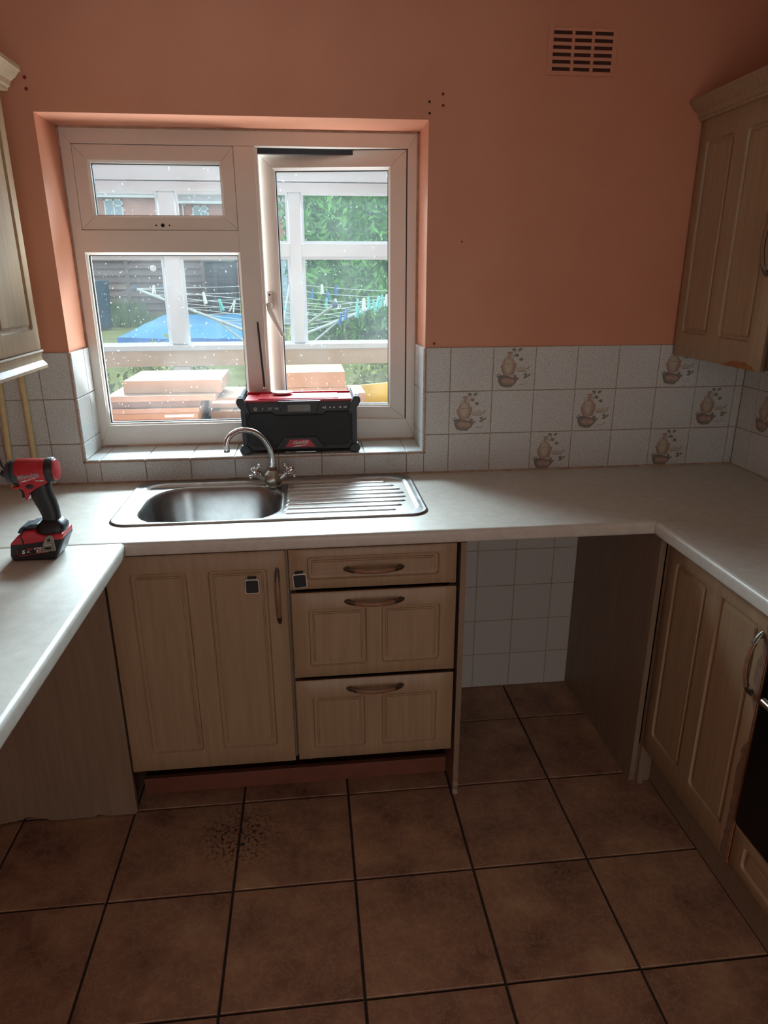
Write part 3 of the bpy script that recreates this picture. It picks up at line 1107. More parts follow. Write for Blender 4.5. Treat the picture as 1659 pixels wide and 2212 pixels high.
# right wall cabinet
c4 = thing('wall_cabinet', (1.44, -.28, 1.33), 'shaded pale wooden wall cabinet with cornice above the decorated tiles', 'cabinet')
XU = 1.290
b = MB()
b.box(XU + .020, XR - .001, -.512, -.004, 1.336, 2.066)
b.build('body', 'panel_wood', c4)
d = add_front('door', 0, 0, .494, .740, [(.043, .196, .078, .672), (.262, .424, .078, .672)], 0, c4, rz=RZ, origin=(XU, -.012, 1.332))
add_handle(d, Matrix.Translation((.462, 0, .348)) @ Matrix.Rotation(PI / 2, 4, 'Y'))
chip = MB().prism([(.30, .0), (.47, .0), (.462, .010), (.42, .020), (.36, .018)], 'y', -.0003, .002)
o = put('chipped_edge', chip.mesh('chipped_edge', 'bare_board'), None)
o.parent = d
o['label'] = 'orange patch where the foil has chipped'
corn = [(XU + .030, 2.067), (XU - .004, 2.067), (XU - .006, 2.074), (XU - .012, 2.078), (XU - .016, 2.090), (XU - .030, 2.100), (XU - .040, 2.112), (XU - .046, 2.116),
        (XU - .046, 2.126), (XU - .036, 2.128), (XU + .030, 2.128)]
MB().prism(corn, 'y', -.545, -.0015).build('cornice', 'wood', c4, smooth=30)
# next cabinet towards the viewer, a sliver in view
c5 = thing('wall_cabinet', (1.44, -.83, 1.33), 'sliver of the brown wall unit nearest the right picture edge', 'cabinet')
MB().box(XU + .020, XR - .001, -1.13, -.548, 1.322, 2.066).build('body', 'bare_board', c5)
add_front('door', 0, 0, .574, .740, [(.06, .26, .078, .672), (.31, .514, .078, .672)], 0, c5, rz=RZ, origin=(XU, -.553, 1.326))
MB().prism(corn, 'y', -1.13, -.552).build('cornice', 'wood', c5, smooth=30)

# left wall cabinet
c6 = thing('wall_cabinet', (-.96, -.45, 1.39), 'brightly lit cream wall cabinet beside the window with cornice and pelmet', 'cabinet')
XV = -.800
b = MB()
b.box(XL + .001, XV - .020, -.765, -.165, 1.392, 2.082)
b.build('body', 'wood', c6)
LZ = PI / 2
d = add_front('door', 0, 0, .596, .690, [(.06, .275, .058, .628), (.330, .556, .058, .628)], 0, c6, rz=LZ, origin=(XV, -.760, 1.392))
cl = [(XV - .030, 2.083), (XV + .004, 2.083), (XV + .006, 2.090), (XV + .012, 2.094), (XV + .016, 2.106), (XV + .030, 2.116), (XV + .040, 2.128), (XV + .046, 2.132),
      (XV + .046, 2.142), (XV + .036, 2.144), (XV - .030, 2.144)]
MB().prism(cl, 'y', -.775, -.118).build('cornice', 'wood', c6, smooth=30)
pv = [(XV - .024, 1.391), (XV + .002, 1.391), (XV + .004, 1.386), (XV - .001, 1.382), (XV - .004, 1.372), (XV - .002, 1.360), (XV + .006, 1.352), (XV + .010, 1.346), (XV + .010, 1.338),
      (XV - .024, 1.338)]
MB().prism(pv, 'y', -.775, -.160).build('pelmet', 'wood', c6, smooth=30)

# ------------------------------------------------------------------ air vent
vn = thing('air_vent', (.874, 0, 2.183), 'painted wall air vent with three columns of slots', 'vent')
vx0, vx1, vz0, vz1 = .764, .984, 2.186, 2.320
sx0, sx1, sz0, sz1 = .781, .970, 2.193, 2.309
fr = MB()
for a in ((vx0, sx0, vz0, vz1), (sx1, vx1, vz0, vz1), (sx0, sx1, vz0, sz0), (sx0, sx1, sz1, vz1)):
    fr.box(a[0], a[1], -.004, .0, a[2], a[3])
fr.build('frame', 'paint', vn)
MB().box(sx0, sx1, -.0006, .0, sz0, sz1).build('backing', 'slot_shade', vn)  # dark sheet stands in for the shade inside the slots
nr = 6
ph = (sz1 - sz0) / nr
for k in range(nr + 1):
    zc = sz0 + k * ph
    lv = MB().prism([(-.004, zc - .005), (-.0072, zc + .003), (-.0042, zc + .005), (-.0008, zc + .0055), (-.0008, zc - .001)], 'x', sx0, sx1)
    lv.build('slat', 'paint', vn, smooth=30)
for k in (1, 2):
    xc = sx0 + (sx1 - sx0) * k / 3
    MB().box(xc - .005, xc + .005, -.0048, -.0005, sz0, sz1).build('divider', 'paint', vn, bevel=.001)

# ------------------------------------------------------------------ pipes and cable
pm = MB().tube([(-1.0000, -.016, 1.60), (-1.003, -.016, 1.25), (-1.018, -.016, WT)], .0105, 12)
tag(pm.build('pipe', 'cream_pipe', smooth=50, loc=(-1.0, -.016, WT)), 'cream painted pipe nearest the side wall behind the power tool', 'pipe', 'cream pipes on the tiled wall')
pm = MB().tube([(-.930, -.016, 1.60), (-.932, -.016, 1.2), (-.934, -.016, WT)], .0105, 12)
tag(pm.build('pipe', 'cream_pipe', smooth=50, loc=(-.93, -.016, WT)), 'cream painted pipe nearer the window behind the power tool', 'pipe', 'cream pipes on the tiled wall')
pm = MB().tube([(-1.09, -.012, 1.20), (-1.062, -.014, 1.10), (-1.035, -.034, 1.0), (-1.00, -.036, .95), (-.985, -.025, WT + .002)], .003, 8)
tag(pm.build('cable', 'cable_black', smooth=50, loc=(-1.0, -.02, WT)), 'thin black cable running down the tiles to the worktop', 'cable')

# ------------------------------------------------------------------ sink
sk = thing('kitchen_sink', (-.12, -.25, WT), 'stainless steel inset sink with ribbed drainer under the window', 'sink')
KX0, KX1, KY0, KY1 = -.598, .348, -.470, -.018


def sdr(x, y, x0, x1, y0, y1, r):
    cx, cy = (x0 + x1) / 2, (y0 + y1) / 2
    qx, qy = abs(x - cx) - (x1 - x0) / 2 + r, abs(y - cy) - (y1 - y0) / 2 + r
    return math.hypot(max(qx, 0), max(qy, 0)) + min(max(qx, qy), 0) - r


def sm(a, b, x):
    t = min(1, max(0, (x - a) / (b - a)))
    return t * t * (3 - 2 * t)


ridges = [(-.075 - .012 * abs(k - 3.5) * .2, .292 - .004 * (k - 3.5) ** 2, -.105 - .0425 * k) for k in range(8)]


def zsink(x, y):
    do = sdr(x, y, KX0, KX1, KY0, KY1, .060)
    z = .0050 * (1 - sm(-.004, .0015, do)) - .0045 * sm(-.001, .003, do)
    z += .0015 * sm(-.012, -.006, do) * (1 - sm(-.006, -.001, do))
    di = sdr(x, y, KX0 + .030, KX1 - .026, KY0 + .020, KY1 - .024, .075)
    z -= .0065 * (1 - sm(-.014, 0, di))
    db = sdr(x, y, -.533, -.104, -.448, -.088, .125)
    if db < .006:
        t = min(1, max(0, (-db + .006) / .045))
        z -= .150 * (t * t * (3 - 2 * t)) + .006 * sm(0, .12, -db - .03)
    for (a, b_, yy) in ridges:
        px = min(max(x, a), b_)
        dd = math.hypot(x - px, (y - yy))
        if dd < .011:
            z += .0062 * (1 - sm(.0005, .011, dd)) * sm(-.002, .006, db)
    return z


st = .0045
nx = int((KX1 - KX0 + .008) / st) + 1
ny = int((KY1 - KY0 + .008) / st) + 1
vs, fs = [], []
for j in range(ny + 1):
    for i in range(nx + 1):
        x, y = KX0 - .004 + i * st, KY0 - .004 + j * st
        vs.append((x, y, WT + zsink(x, y)))
for j in range(ny):
    for i in range(nx):
        a = j * (nx + 1) + i
        zz = [vs[a][2], vs[a + 1][2], vs[a + nx + 1][2], vs[a + nx + 2][2]]
        if max(zz) < WT - .0035 and min(zz) > WT - .006 and sdr(vs[a][0], vs[a][1], KX0, KX1, KY0, KY1, .06) > .002:
            continue
        fs.append((a, a + 1, a + nx + 2, a + nx + 1))
MB().raw(vs, fs).build('basin', 'steel', sk, smooth=80, fix=False)
MB().lathe([(.019, .0), (.0185, .0016), (.015, .0022), (.0, .0022)], (-.128, -.4515, WT - .0022), (0, 0, 1), 20).build('tap_hole_cover', 'chrome', sk, smooth=30)
wd = MB().lathe([(.035, 0), (.034, .002), (.028, .0015), (.024, -.002), (.0, -.002)], (-.32, -.26, WT - .1535), (0, 0, 1), 24)
wd.build('waste', 'chrome', sk, smooth=30)

# ------------------------------------------------------------------ mixer tap
TB = Vector((-.1355, -.105, WT - .001))
tp = thing('mixer_tap', TB, 'old chrome mixer tap with swan neck and two cross handles', 'tap')
b = MB()
b.lathe([(.026, 0), (.027, .004), (.024, .008), (.030, .016), (.0335, .026), (.031, .036), (.024, .047), (.016, .056), (.0125, .062), (.0135, .066), (.011, .069)], TB, (0, 0, 1), 20)
b.build('body', 'dull_chrome', tp, smooth=40)
MB().lathe([(.0142, .054), (.0150, .060), (.0142, .067), (.0118, .070)], TB, (0, 0, 1), 14).build('limescale_collar', 'limescale', tp, smooth=60)
sp = []
dirv = Vector((-.91, -.41, 0))
ctrl = [(0, .066), (-.002, .10), (.006, .135), (.022, .165), (.046, .190), (.076, .204), (.106, .207), (.132, .198), (.148, .182), (.153, .165), (.153, .152)]
for d_, z_ in ctrl:
    sp.append(TB + dirv * d_ + Vector((0, 0, z_)))


def smooth_path(p, it=2):
    for _ in range(it):
        q = [p[0]]
        for a, c in zip(p[:-1], p[1:]):
            q += [a * .75 + c * .25, a * .25 + c * .75]
        q.append(p[-1])
        p = q
    return p


spp = smooth_path(sp)
n_ = len(spp)
MB().tube(spp, [.0105 - .0022 * k / n_ for k in range(n_)], 14).build('spout', 'chrome', tp, smooth=60)
e = sp[-1]
MB().lathe([(.0088, -.002), (.0098, .001), (.0098, -.012), (.0092, -.013), (.006, -.013)], e, (0, 0, 1), 16).build('spout_end', 'chrome', tp, smooth=40)
for sx in (-1, 1):
    ax = Vector((sx * .76, -.12, .62)).normalized()
    o0 = TB + Vector((sx * .018, -.004, .024))
    hb = MB()
    hb.lathe([(.0125, 0), (.0125, .030), (.0135, .034), (.0115, .036), (.0115, .042), (.013, .044), (.0135, .052), (.010, .060), (.0095, .064), (.007, .068), (.0, .070)], o0, ax, 16)
    hbo = hb.build('tap_handle', 'chrome', tp, smooth=40)
    t1 = ax.cross(Vector((0, 1, 0))).normalized()
    t2 = ax.cross(t1).normalized()
    cc = o0 + ax * .052
    for dv in (t1, -t1, t2, -t2):
        spk = MB()
        dv = (dv * .95 + (t1 + t2) * .0).normalized()
        spk.tube([cc + dv * .008, cc + dv * .021], .0048, 8)
        spk.ball(cc + dv * .0245, .0074, 8)
        so = spk.build('handle_spoke', 'chrome', None, smooth=60)
        so.parent = hbo
        so.matrix_parent_inverse = Matrix.Identity(4)
        so.location = (0, 0, 0)
        so.matrix_parent_inverse = hbo.matrix_basis.inverted()
    # keep spokes with the handle whose own transform is relative to the tap
    for ch in hbo.children:
        ch.matrix_parent_inverse = Matrix.Identity(4)

# ------------------------------------------------------------------ job-site radio on the sill
RC = Vector((-.040, .100, SZ))
rd = thing('jobsite_radio', RC, 'black and red jobsite radio with a long aerial, standing on the window sill', 'radio')
rx0, rx1 = -.236, .158
ry0, ry1 = .014, .180
rz0 = SZ + .010
b = MB()
b.prism([(ry0 + .006, rz0), (ry1, rz0), (ry1, 1.190), (ry0 + .010, 1.190), (ry0 + .004, 1.172)], 'x', rx0, rx1)
b.build('body', 'black_plastic', rd, bevel=.004)
# speaker grille with clipped corners
gz0, gz1 = rz0 + .018, 1.150
gp = [(rx0 + .034, gz0), (rx1 - .034, gz0), (rx1 - .016, gz0 + .022), (rx1 - .016, gz1 - .018), (rx1 - .030, gz1), (.055, gz1), (.042, gz1 - .010), (-.120, gz1 - .010), (-.133, gz1),
      (rx0 + .030, gz1), (rx0 + .016, gz1 - .018), (rx0 + .016, gz0 + .022)]
MB().prism(gp, 'y', ry0 - .001, ry0 + .008).build('speaker_grille', 'black_mesh', rd, bevel=.002)
for (a, c) in ((rx0 + .040, gz1 - .035), (rx1 - .040, gz1 - .035)):
    MB().lathe([(.0125, .0), (.0125, .0015), (.0110, .0018), (.0110, .0)], (a, ry0 - .001, c), (0, -1, 0), 20, 0, False).build('speaker_ring', 'black_plastic', rd, smooth=40)
# control strip
MB().prism([(rx0 + .012, 1.152), (-.132, 1.152), (-.122, 1.143), (.044, 1.143), (.054, 1.152), (rx1 - .012, 1.152), (rx1 - .012, 1.1855), (rx0 + .012, 1.1855)],
           'y', ry0 - .002, ry0 + .008).build('control_strip', 'black_plastic', rd, bevel=.0012)
disp = MB().prism([(-.098, 1.146), (.020, 1.146), (.036, 1.190), (-.112, 1.190)], 'y', ry0 - .009, ry0 + .008)
disp.build('display_hood', 'black_plastic', rd, bevel=.002)
MB().box(-.078, .0, ry0 - .0100, ry0 - .0088, 1.154, 1.178).build('display', 'lcd', rd)
# printed symbols
yp = ry0 - .0023
sym = MB()


def disc(mb, x, z, r, mi=0, n=14, y=None):
    y = yp if y is None else y
    mb.raw([(x + r * math.cos(2 * PI * i / n), y, z + r * math.sin(2 * PI * i / n)) for i in range(n)], [list(range(n))], mi)


def ring(mb, x, z, r, w, mi=0, n=16):
    for i in range(n):
        a0, a1 = 2 * PI * i / n, 2 * PI * (i + 1) / n
        mb.raw([(x + (r + s_) * math.cos(a), yp, z + (r + s_) * math.sin(a)) for a, s_ in ((a0, 0), (a1, 0), (a1, w), (a0, w))], [(0, 1, 2, 3)], mi)


def symbol(fn):
    global sym
    sym = MB()
    fn()
    sym.build('button_symbol', 'print_white', rd, fix=False)


def tri(x, z, d_, s_=.0038):
    sym.raw([(x - d_ * s_ * .8, yp, z - s_), (x - d_ * s_ * .8, yp, z + s_), (x + d_ * s_ * .8, yp, z)], [(0, 1, 2)])


def bar(x0, x1, z0, z1):
    sym.raw([(x0, yp, z0), (x1, yp, z0), (x1, yp, z1), (x0, yp, z1)], [(0, 1, 2, 3)])


symbol(lambda: (ring(sym, -.189, 1.164, .0042, .0016), bar(-.1897, -.1883, 1.162, 1.166)))
symbol(lambda: (bar(-.1655, -.1645, 1.161, 1.167), sym.raw([(-.1648, yp, 1.167), (-.1622, yp, 1.1655), (-.1648, yp, 1.164), (-.1622, yp, 1.1625), (-.1648, yp, 1.161)], [(0, 1, 2), (2, 3, 4)])))
for x_ in (-.140, -.117):
    symbol(lambda: bar(x_ - .006, x_ + .006, 1.1630, 1.1650))
    symbol(lambda: bar(x_ - .009, x_ + .009, 1.1690, 1.1694))
for z_ in (1.161, 1.170):
    symbol(lambda: disc(sym, -.100, z_, .0022, y=ry0 - .0025))
symbol(lambda: (tri(.046, 1.165, 1), bar(.0505, .0518, 1.161, 1.169), bar(.0528, .0541, 1.161, 1.169)))
symbol(lambda: tri(.068, 1.165, -1))
symbol(lambda: tri(.084, 1.165, 1))
symbol(lambda: (bar(.100, .102, 1.1635, 1.1665), tri(.104, 1.165, -1, .0036)))
symbol(lambda: (bar(.116, .118, 1.1635, 1.1665), tri(.120, 1.165, -1, .0036), bar(.1245, .1254, 1.1625, 1.1675), bar(.1266, .1274, 1.1615, 1.1685)))
# red top tray
t_ = MB()
t_.box(rx0 + .010, rx1 - .010, ry0 + .012, ry1 - .004, 1.186, 1.1925)
t_.box(rx0 + .010, rx1 - .010, ry1 - .016, ry1 - .004, 1.1925, 1.199)
t_.box(rx0 + .010, rx1 - .010, ry0 + .006, ry0 + .012, 1.184, 1.1935)
t_.build('red_top', 'red_plastic', rd, bevel=.0015)
lid = MB().box(-.180, .100, ry0 + .022, ry1 - .030, 1.1925, 1.1955)
lid.build('compartment_lid', 'red_plastic', rd, bevel=.002)
# corner guards
for sx in (-1, 1):
    xo = rx0 if sx < 0 else rx1
    def gx(v):
        return xo + sx * v
    # top corner bar with slanting foot
    gpoly = [(gx(.016), 1.196), (gx(.010), 1.205), (gx(-.006), 1.205), (gx(-.030), 1.155), (gx(-.012), 1.146), (gx(.012), 1.175), (gx(.017), 1.187)]
    MB().prism(gpoly, 'y', ry0 - .014, ry0 + .010).build('corner_guard', 'grey_rubber', rd, bevel=.004)
    tb = MB()
    tb.tube([(gx(.003), ry0 + .004, 1.196), (gx(.003), ry1 + .002, 1.199)], .0125, 8)
    tb.build('carry_bar', 'grey_rubber', rd, smooth=20)
    MB().prism([(gx(.004), rz0 + .02), (gx(-.014), rz0 + .02), (gx(-.014), 1.165), (gx(.004), 1.165)], 'y', ry0 - .004, ry0 + .02).build('side_rail', 'grey_rubber', rd, bevel=.003)
    fp = [(gx(.016), SZ + .018), (gx(.010), SZ + .003), (gx(-.004), SZ), (gx(-.020), SZ + .006), (gx(-.024), SZ + .018), (gx(-.010), SZ + .034), (gx(.006), SZ + .036)]
    MB().prism(fp, 'y', ry0 - .012, ry0 + .020).build('foot', 'grey_rubber', rd, bevel=.004)
    MB().prism(fp, 'y', ry1 - .02, ry1 + .002).build('foot', 'grey_rubber', rd, bevel=.004)
# badge
MB().prism([(-.120, SZ + .017), (-.128, SZ + .0205), (-.096, SZ + .060), (.016, SZ + .060), (.048, SZ + .0205), (.040, SZ + .017)], 'y', ry0 - .005, ry0 + .006).build('badge_frame', 'black_plastic', rd, bevel=.002)
bg = MB().prism([(-.0925, SZ + .024), (.0135, SZ + .024), (-.0065, SZ + .051), (-.0765, SZ + .051)], 'y', ry0 - .0062, ry0)
bgo = bg.build('badge', 'red_badge', rd, bevel=.0006)
bgo['label'] = 'red badge with white Milwaukee lettering'
RY = ry0 - .0068


def logo(size, x, z, y, parent, mat, rot=0.12, bolt=True):
    mb = text_mb('Milwaukee', size, .35, size * .012)
    mx = Matrix.Translation((x, y, z)) @ FACE_CAM @ Matrix.Rotation(rot, 4, 'Z') @ Matrix.Diagonal((.86, 1.25, 1, 1))
    mb.xf(mx)
    if bolt:
        L = size * 2.2
        pts = [(-L, -size * .62), (-.10 * L, -size * .40), (-.16 * L, -size * .60), (L * .35, -size * .45), (L * .25, -size * .62), (L * 1.05, -size * .25), (.10 * L, -size * .80), (.16 * L, -size * .62), (-L * .3, -size * .92), (-L * .22, -size * .66)]
        bl = MB().raw([(p[0], p[1] + .0, 0) for p in [(-L, -size * .95), (-.05 * L, -size * .58), (-.10 * L, -size * .76), (L * 1.05, -size * .42), (.12 * L, -size * .93), (.16 * L, -size * .76)]], [(0, 1, 2), (0, 2, 5), (0, 5, 4), (2, 3, 5), (5, 3, 4)])
        bl.xf(Matrix.Translation((x, y, z)) @ FACE_CAM @ Matrix.Rotation(rot * .6, 4, 'Z'))
        mb.add(bl)
    return mb.build('lettering', mat, parent, fix=False)


lg = logo(.0150, -.040, SZ + .0415, RY, None, 'print_white', .13)
lg.parent = bgo
# chrome strip under front edge
MB().box(-.095, .015, ry0 - .004, ry0 + .004, SZ + .0045, SZ + .0075).build('lower_strip', 'chrome', rd)
# aerial
an = MB()
an.tube([(-.164, ry1 - .012, 1.192), (-.164, ry1 - .012, 1.214)], .0032, 8)
an.ball((-.164, ry1 - .012, 1.212), .005, 8)
an.build('aerial_joint', 'chrome', rd, smooth=60)
MB().tube([(-.164, ry1 - .012, 1.212), (-.1645, ry1 - .010, 1.232), (-.1745, ry1 - .006, 1.440), (-.1748, ry1 - .006, 1.446)], [.0035, .0040, .0036, .0028], 10).build('aerial', 'black_plastic', rd, smooth=40)
# small saucer on the radio
dsh = MB().lathe([(.020, 0), (.034, .0035), (.0385, .0075), (.0385, .0090), (.033, .0062), (.019, .0030), (.0, .0026)], (-.098, .128, 1.1962), (0, 0, 1), 32)
dshr = dsh.build('saucer', 'dish_white', None, smooth=50, loc=(-.098, .128, 1.1962))
tag(dshr, 'small pale round saucer lying on top of the radio', 'saucer')

# ------------------------------------------------------------------ impact driver on the side worktop
DY = -.660
dr = thing('impact_driver', (-.69, DY, WT), 'red and black cordless impact driver standing on its battery', 'power tool')


def D(cx, cy):
    """sketch units of the tool's side view -> x, z in the tool's own plane"""
    u, v = cx * .1085, 980 + cy * .1085
    return (-.764 + (u - 36) * .001127 + (1205 - v) * .000195, WT + (1208 - v) * .00120)


def dprism(pts, y0, y1, mi=0):
    return MB().prism([D(*p) for p in pts], 'y', y0, y1, mi)


# motor head: lathe along x
ax_c = D(560, 385)
hx0 = D(370, 0)[0]
hx1 = D(1010, 0)[0]
sc = .001135 * .1085


def head(prof, mat, name, sm_=40, cy=385, n=28, sy=1.0):
    m = MB()
    z0 = D(0, cy)[1]
    m.lathe([(r, D(cx, cy)[0]) for cx, r in prof], (0, 0, 0), (1, 0, 0), n)
    for v in m.v:
        v.y = v.y * sy + DY
        v.z = v.z + z0
    return m.build(name, mat, dr, smooth=sm_)


head([(180, .0), (180, .016), (195, .024), (240, .0285), (330, .0302), (440, .0308)], 'grey_rubber', 'nose_boot', cy=395)
head([(300, .0309), (312, .0314), (330, .0309)], 'black_plastic', 'boot_rib', cy=395)
head([(380, .029), (400, .0308), (700, .0312), (960, .0306), (1010, .0300), (1010, .0)], 'red_tool', 'motor_housing', cy=378)
head([(955, .0308), (965, .0318), (1080, .0312), (1105, .029), (1105, .0)], 'black_plastic', 'rear_cap', cy=370)
head([(1098, .0), (1098, .0275), (1135, .0255), (1146, .020), (1146, .0)], 'red_tool', 'rear_disc', cy=368)
head([(75, .0), (75, .0088), (90, .0105), (150, .0105), (185, .0085), (200, .006)], 'black_plastic', 'collet', cy=415)
head([(-150, .0), (-150, .0032), (80, .0032)], 'black_plastic', 'driver_bit', cy=418, n=6)
# red lower housing down to trigger
lh = dprism([(400, 430), (960, 420), (1000, 590), (870, 650), (650, 780), (630, 920), (575, 920), (565, 800), (540, 720), (480, 690), (330, 690), (320, 645), (470, 640)], DY - .0205, DY + .0205)
lh.build('lower_housing', 'red_tool', dr, bevel=.006, seg=3, smooth=40)
bt = MB().lathe([(.0095, -.0015), (.0095, .0012), (.008, .002), (.0, .002)], (D(672, 645)[0], DY - .0205, D(672, 645)[1]), (0, -1, 0), 16)
for v in bt.v:
    v.z = D(0, 645)[1] + (v.z - D(0, 645)[1]) * .62
bt.build('direction_button', 'black_plastic', dr, smooth=40)
# trigger
dprism([(390, 700), (470, 705), (560, 760), (575, 880), (520, 895), (480, 880), (478, 800), (450, 745)], DY - .010, DY + .010).build('trigger', 'black_plastic', dr, bevel=.004, smooth=40)
# grip: loft of rounded sections
rings = []
for (xa, xb, cy, hw) in ((600, 1015, 640, .019), (640, 1030, 740, .0205), (650, 1070, 860, .0195), (720, 1130, 1000, .0190), (800, 1175, 1130, .0185), (860, 1205, 1250, .0185), (880, 1225, 1360, .0190)):
    x0_, z_ = D(xa, cy)
    x1_, _ = D(xb, cy)
    xc, hw_x = (x0_ + x1_) / 2, (x1_ - x0_) / 2
    tilt = .10
    rings.append([(xc + hw_x * math.copysign(abs(math.cos(a)) ** .75, math.cos(a)), DY + hw * math.copysign(abs(math.sin(a)) ** .75, math.sin(a)),
                   z_ - tilt * hw_x * math.cos(a) * -1) for a in [2 * PI * i / 24 for i in range(24)]])
MB().loft(rings).build('grip', 'black_plastic', dr, smooth=60)
fl = []
for (xa, xb, cy, hw) in ((875, 1230, 1340, .0195), (840, 1290, 1400, .024), (800, 1345, 1450, .029), (790, 1360, 1530, .031), (850, 1340, 1610, .031)):
    x0_, z_ = D(xa, cy)
    x1_, _ = D(xb, cy)
    xc, hw_x = (x0_ + x1_) / 2, (x1_ - x0_) / 2
    fl.append([(xc + hw_x * math.copysign(abs(math.cos(a)) ** .5, math.cos(a)), DY + hw * math.copysign(abs(math.sin(a)) ** .5, math.sin(a)), z_) for a in [2 * PI * i / 24 for i in range(24)]])
MB().loft(fl).build('grip_foot', 'black_plastic', dr, smooth=60)
# battery
Bz0 = WT
bat = MB().prism([(D(345, 2080)[0], WT + .014), (D(380, 2140)[0], WT + .001), (D(1240, 2140)[0], WT), (D(1290, 2080)[0], WT + .012), D(1385, 1690), D(1370, 1640),
                  D(330, 1740)], 'y', DY - .037, DY + .037)
bat.build('battery', 'black_plastic', dr, bevel=.005, seg=3, smooth=40)
br_ = dprism([(330, 1775), (345, 1730), (470, 1590), (550, 1575), (600, 1490), (790, 1490), (860, 1560), (1000, 1600), (1340, 1560), (1365, 1600), (1370, 1680), (620, 1765)], DY - .0378, DY + .0378)
br_.build('battery_top', 'red_tool', dr, bevel=.005, seg=3, smooth=40)
dprism([(430, 1560), (500, 1440), (640, 1420), (680, 1390), (850, 1385), (800, 1480), (600, 1490), (555, 1570)], DY - .028, DY + .028).build('battery_latch', 'grey_rubber', dr, bevel=.004)
MB().prism([D(535, 1600), D(565, 1600), D(620, 1760), D(590, 1765)], 'y', DY - .0384, DY - .036).build('latch_gap', 'black_plastic', dr)
# printed side of battery
yb_ = DY - .0374


def dtext(body, size, cx, cy, mat, shear=.25, bold=.0004, y=yb_, sx=1.0):
    mb = text_mb(body, size, shear, bold)
    x_, z_ = D(cx, cy)
    mb.xf(Matrix.Translation((x_, y, z_)) @ FACE_CAM @ Matrix.Rotation(.05, 4, 'Z') @ Matrix.Diagonal((sx, 1, 1, 1)))
    return mb.build('lettering', mat, dr, fix=False)


dtext('5', .0125, 590, 1920, 'print_white', .2, .0006, sx=1.25)
dtext('.0', .0070, 680, 1915, 'print_white', .2, .0003, sx=1.2)
dtext('Ah', .0030, 733, 1925, 'print_grey', .2, .0001)
dtext('RED', .0062, 715, 1860, 'print_red', .25, .0003, sx=1.15)
dtext('LITHIUM', .0062, 905, 1848, 'print_white', .25, .0003, sx=1.15)
MB().prism([D(850, 1880), D(1085, 1868), D(1085, 1925), D(850, 1935)], 'y', yb_ - .0001, yb_ + .0004).build('label_plate', 'print_white', dr)
dtext('M18', .0068, 935, 1905, 'print_red', .1, .0005, yb_ - .0004, 1.15)
rl = MB()
for a, c in (((450, 1870), (480, 1950)), ((480, 1950), (540, 2000)), ((540, 2000), (1080, 1930))):
    pa, pc = D(*a), D(*c)
    rl.prism([(pa[0], pa[1]), (pa[0] + .0006, pa[1] + .0012), (pc[0] + .0006, pc[1] + .0012), (pc[0], pc[1])], 'y', yb_, yb_ + .0004)
rl.build('printed_line', 'print_red', dr)
# belt clip
cp = [(965, 1890), (985, 1770), (1030, 1650), (1070, 1590), (1120, 1570), (1175, 1585), (1200, 1640), (1245, 1880), (1230, 1900), (1000, 1905)]
dprism(cp, DY - .0440, DY - .0420).build('belt_clip', 'clip_steel', dr, bevel=.0008)
MB().lathe([(.0036, 0), (.0036, .0018), (.002, .0020)], (D(1105, 1670)[0], DY - .044, D(0, 1670)[1]), (0, -1, 0), 12).build('clip_screw', 'black_plastic', dr, smooth=40)
dprism([(1020, 1830), (1060, 1815), (1160, 1815), (1150, 1850), (1040, 1855)], DY - .0443, DY - .0436).build('clip_slot', 'hole_dark', dr)
dprism([(1030, 1760), (1060, 1775), (1165, 1750), (1165, 1758), (1060, 1785), (1025, 1768)], DY - .0444, DY - .0436).build('clip_mark', 'print_white', dr)
MB().box(D(1040, 1620)[0], D(1180, 1620)[0], DY - .0425, DY - .030, D(0, 1640)[1], D(0, 1600)[1]).build('clip_mount', 'clip_steel', dr)
# lettering on the motor housing: wrapped round the curved side
hz0 = D(0, 378)[1]


def wrap(mb, name, mat):
    for v in mb.v:
        dz = v.z - hz0
        rr = .0316
        v.y = DY - math.sqrt(max(rr * rr - dz * dz, 1e-6)) - .0003
    return mb.build(name, mat, dr, fix=False)


mb = text_mb('Milwaukee', .0150, .35, .0003)
x_, z_ = D(650, 420)
mb.xf(Matrix.Translation((x_, 0, z_)) @ FACE_CAM @ Matrix.Rotation(.17, 4, 'Z') @ Matrix.Diagonal((.80, 1.1, 1, 1)))
wrap(mb, 'lettering', 'print_grey')
bl = MB()
pts = [D(480, 552), D(615, 500), D(600, 520), D(790, 448), D(775, 465), D(905, 405), D(760, 485), D(770, 465), D(585, 540), D(600, 520)]
bl.raw([(p[0], 0, p[1]) for p in pts], [(0, 1, 2, 9), (0, 9, 8), (9, 3, 7), (9, 7, 8), (3, 4, 6, 7), (4, 5, 6)])
wrap(bl, 'bolt_mark', 'print_white')
mb = text_mb('FUEL', .0072, .45, .0003)
x_, z_ = D(865, 528)
mb.xf(Matrix.Translation((x_, 0, z_)) @ FACE_CAM @ Matrix.Rotation(.02, 4, 'Z') @ Matrix.Diagonal((1.35, .8, 1, 1)))
wrap(mb, 'lettering', 'print_white')

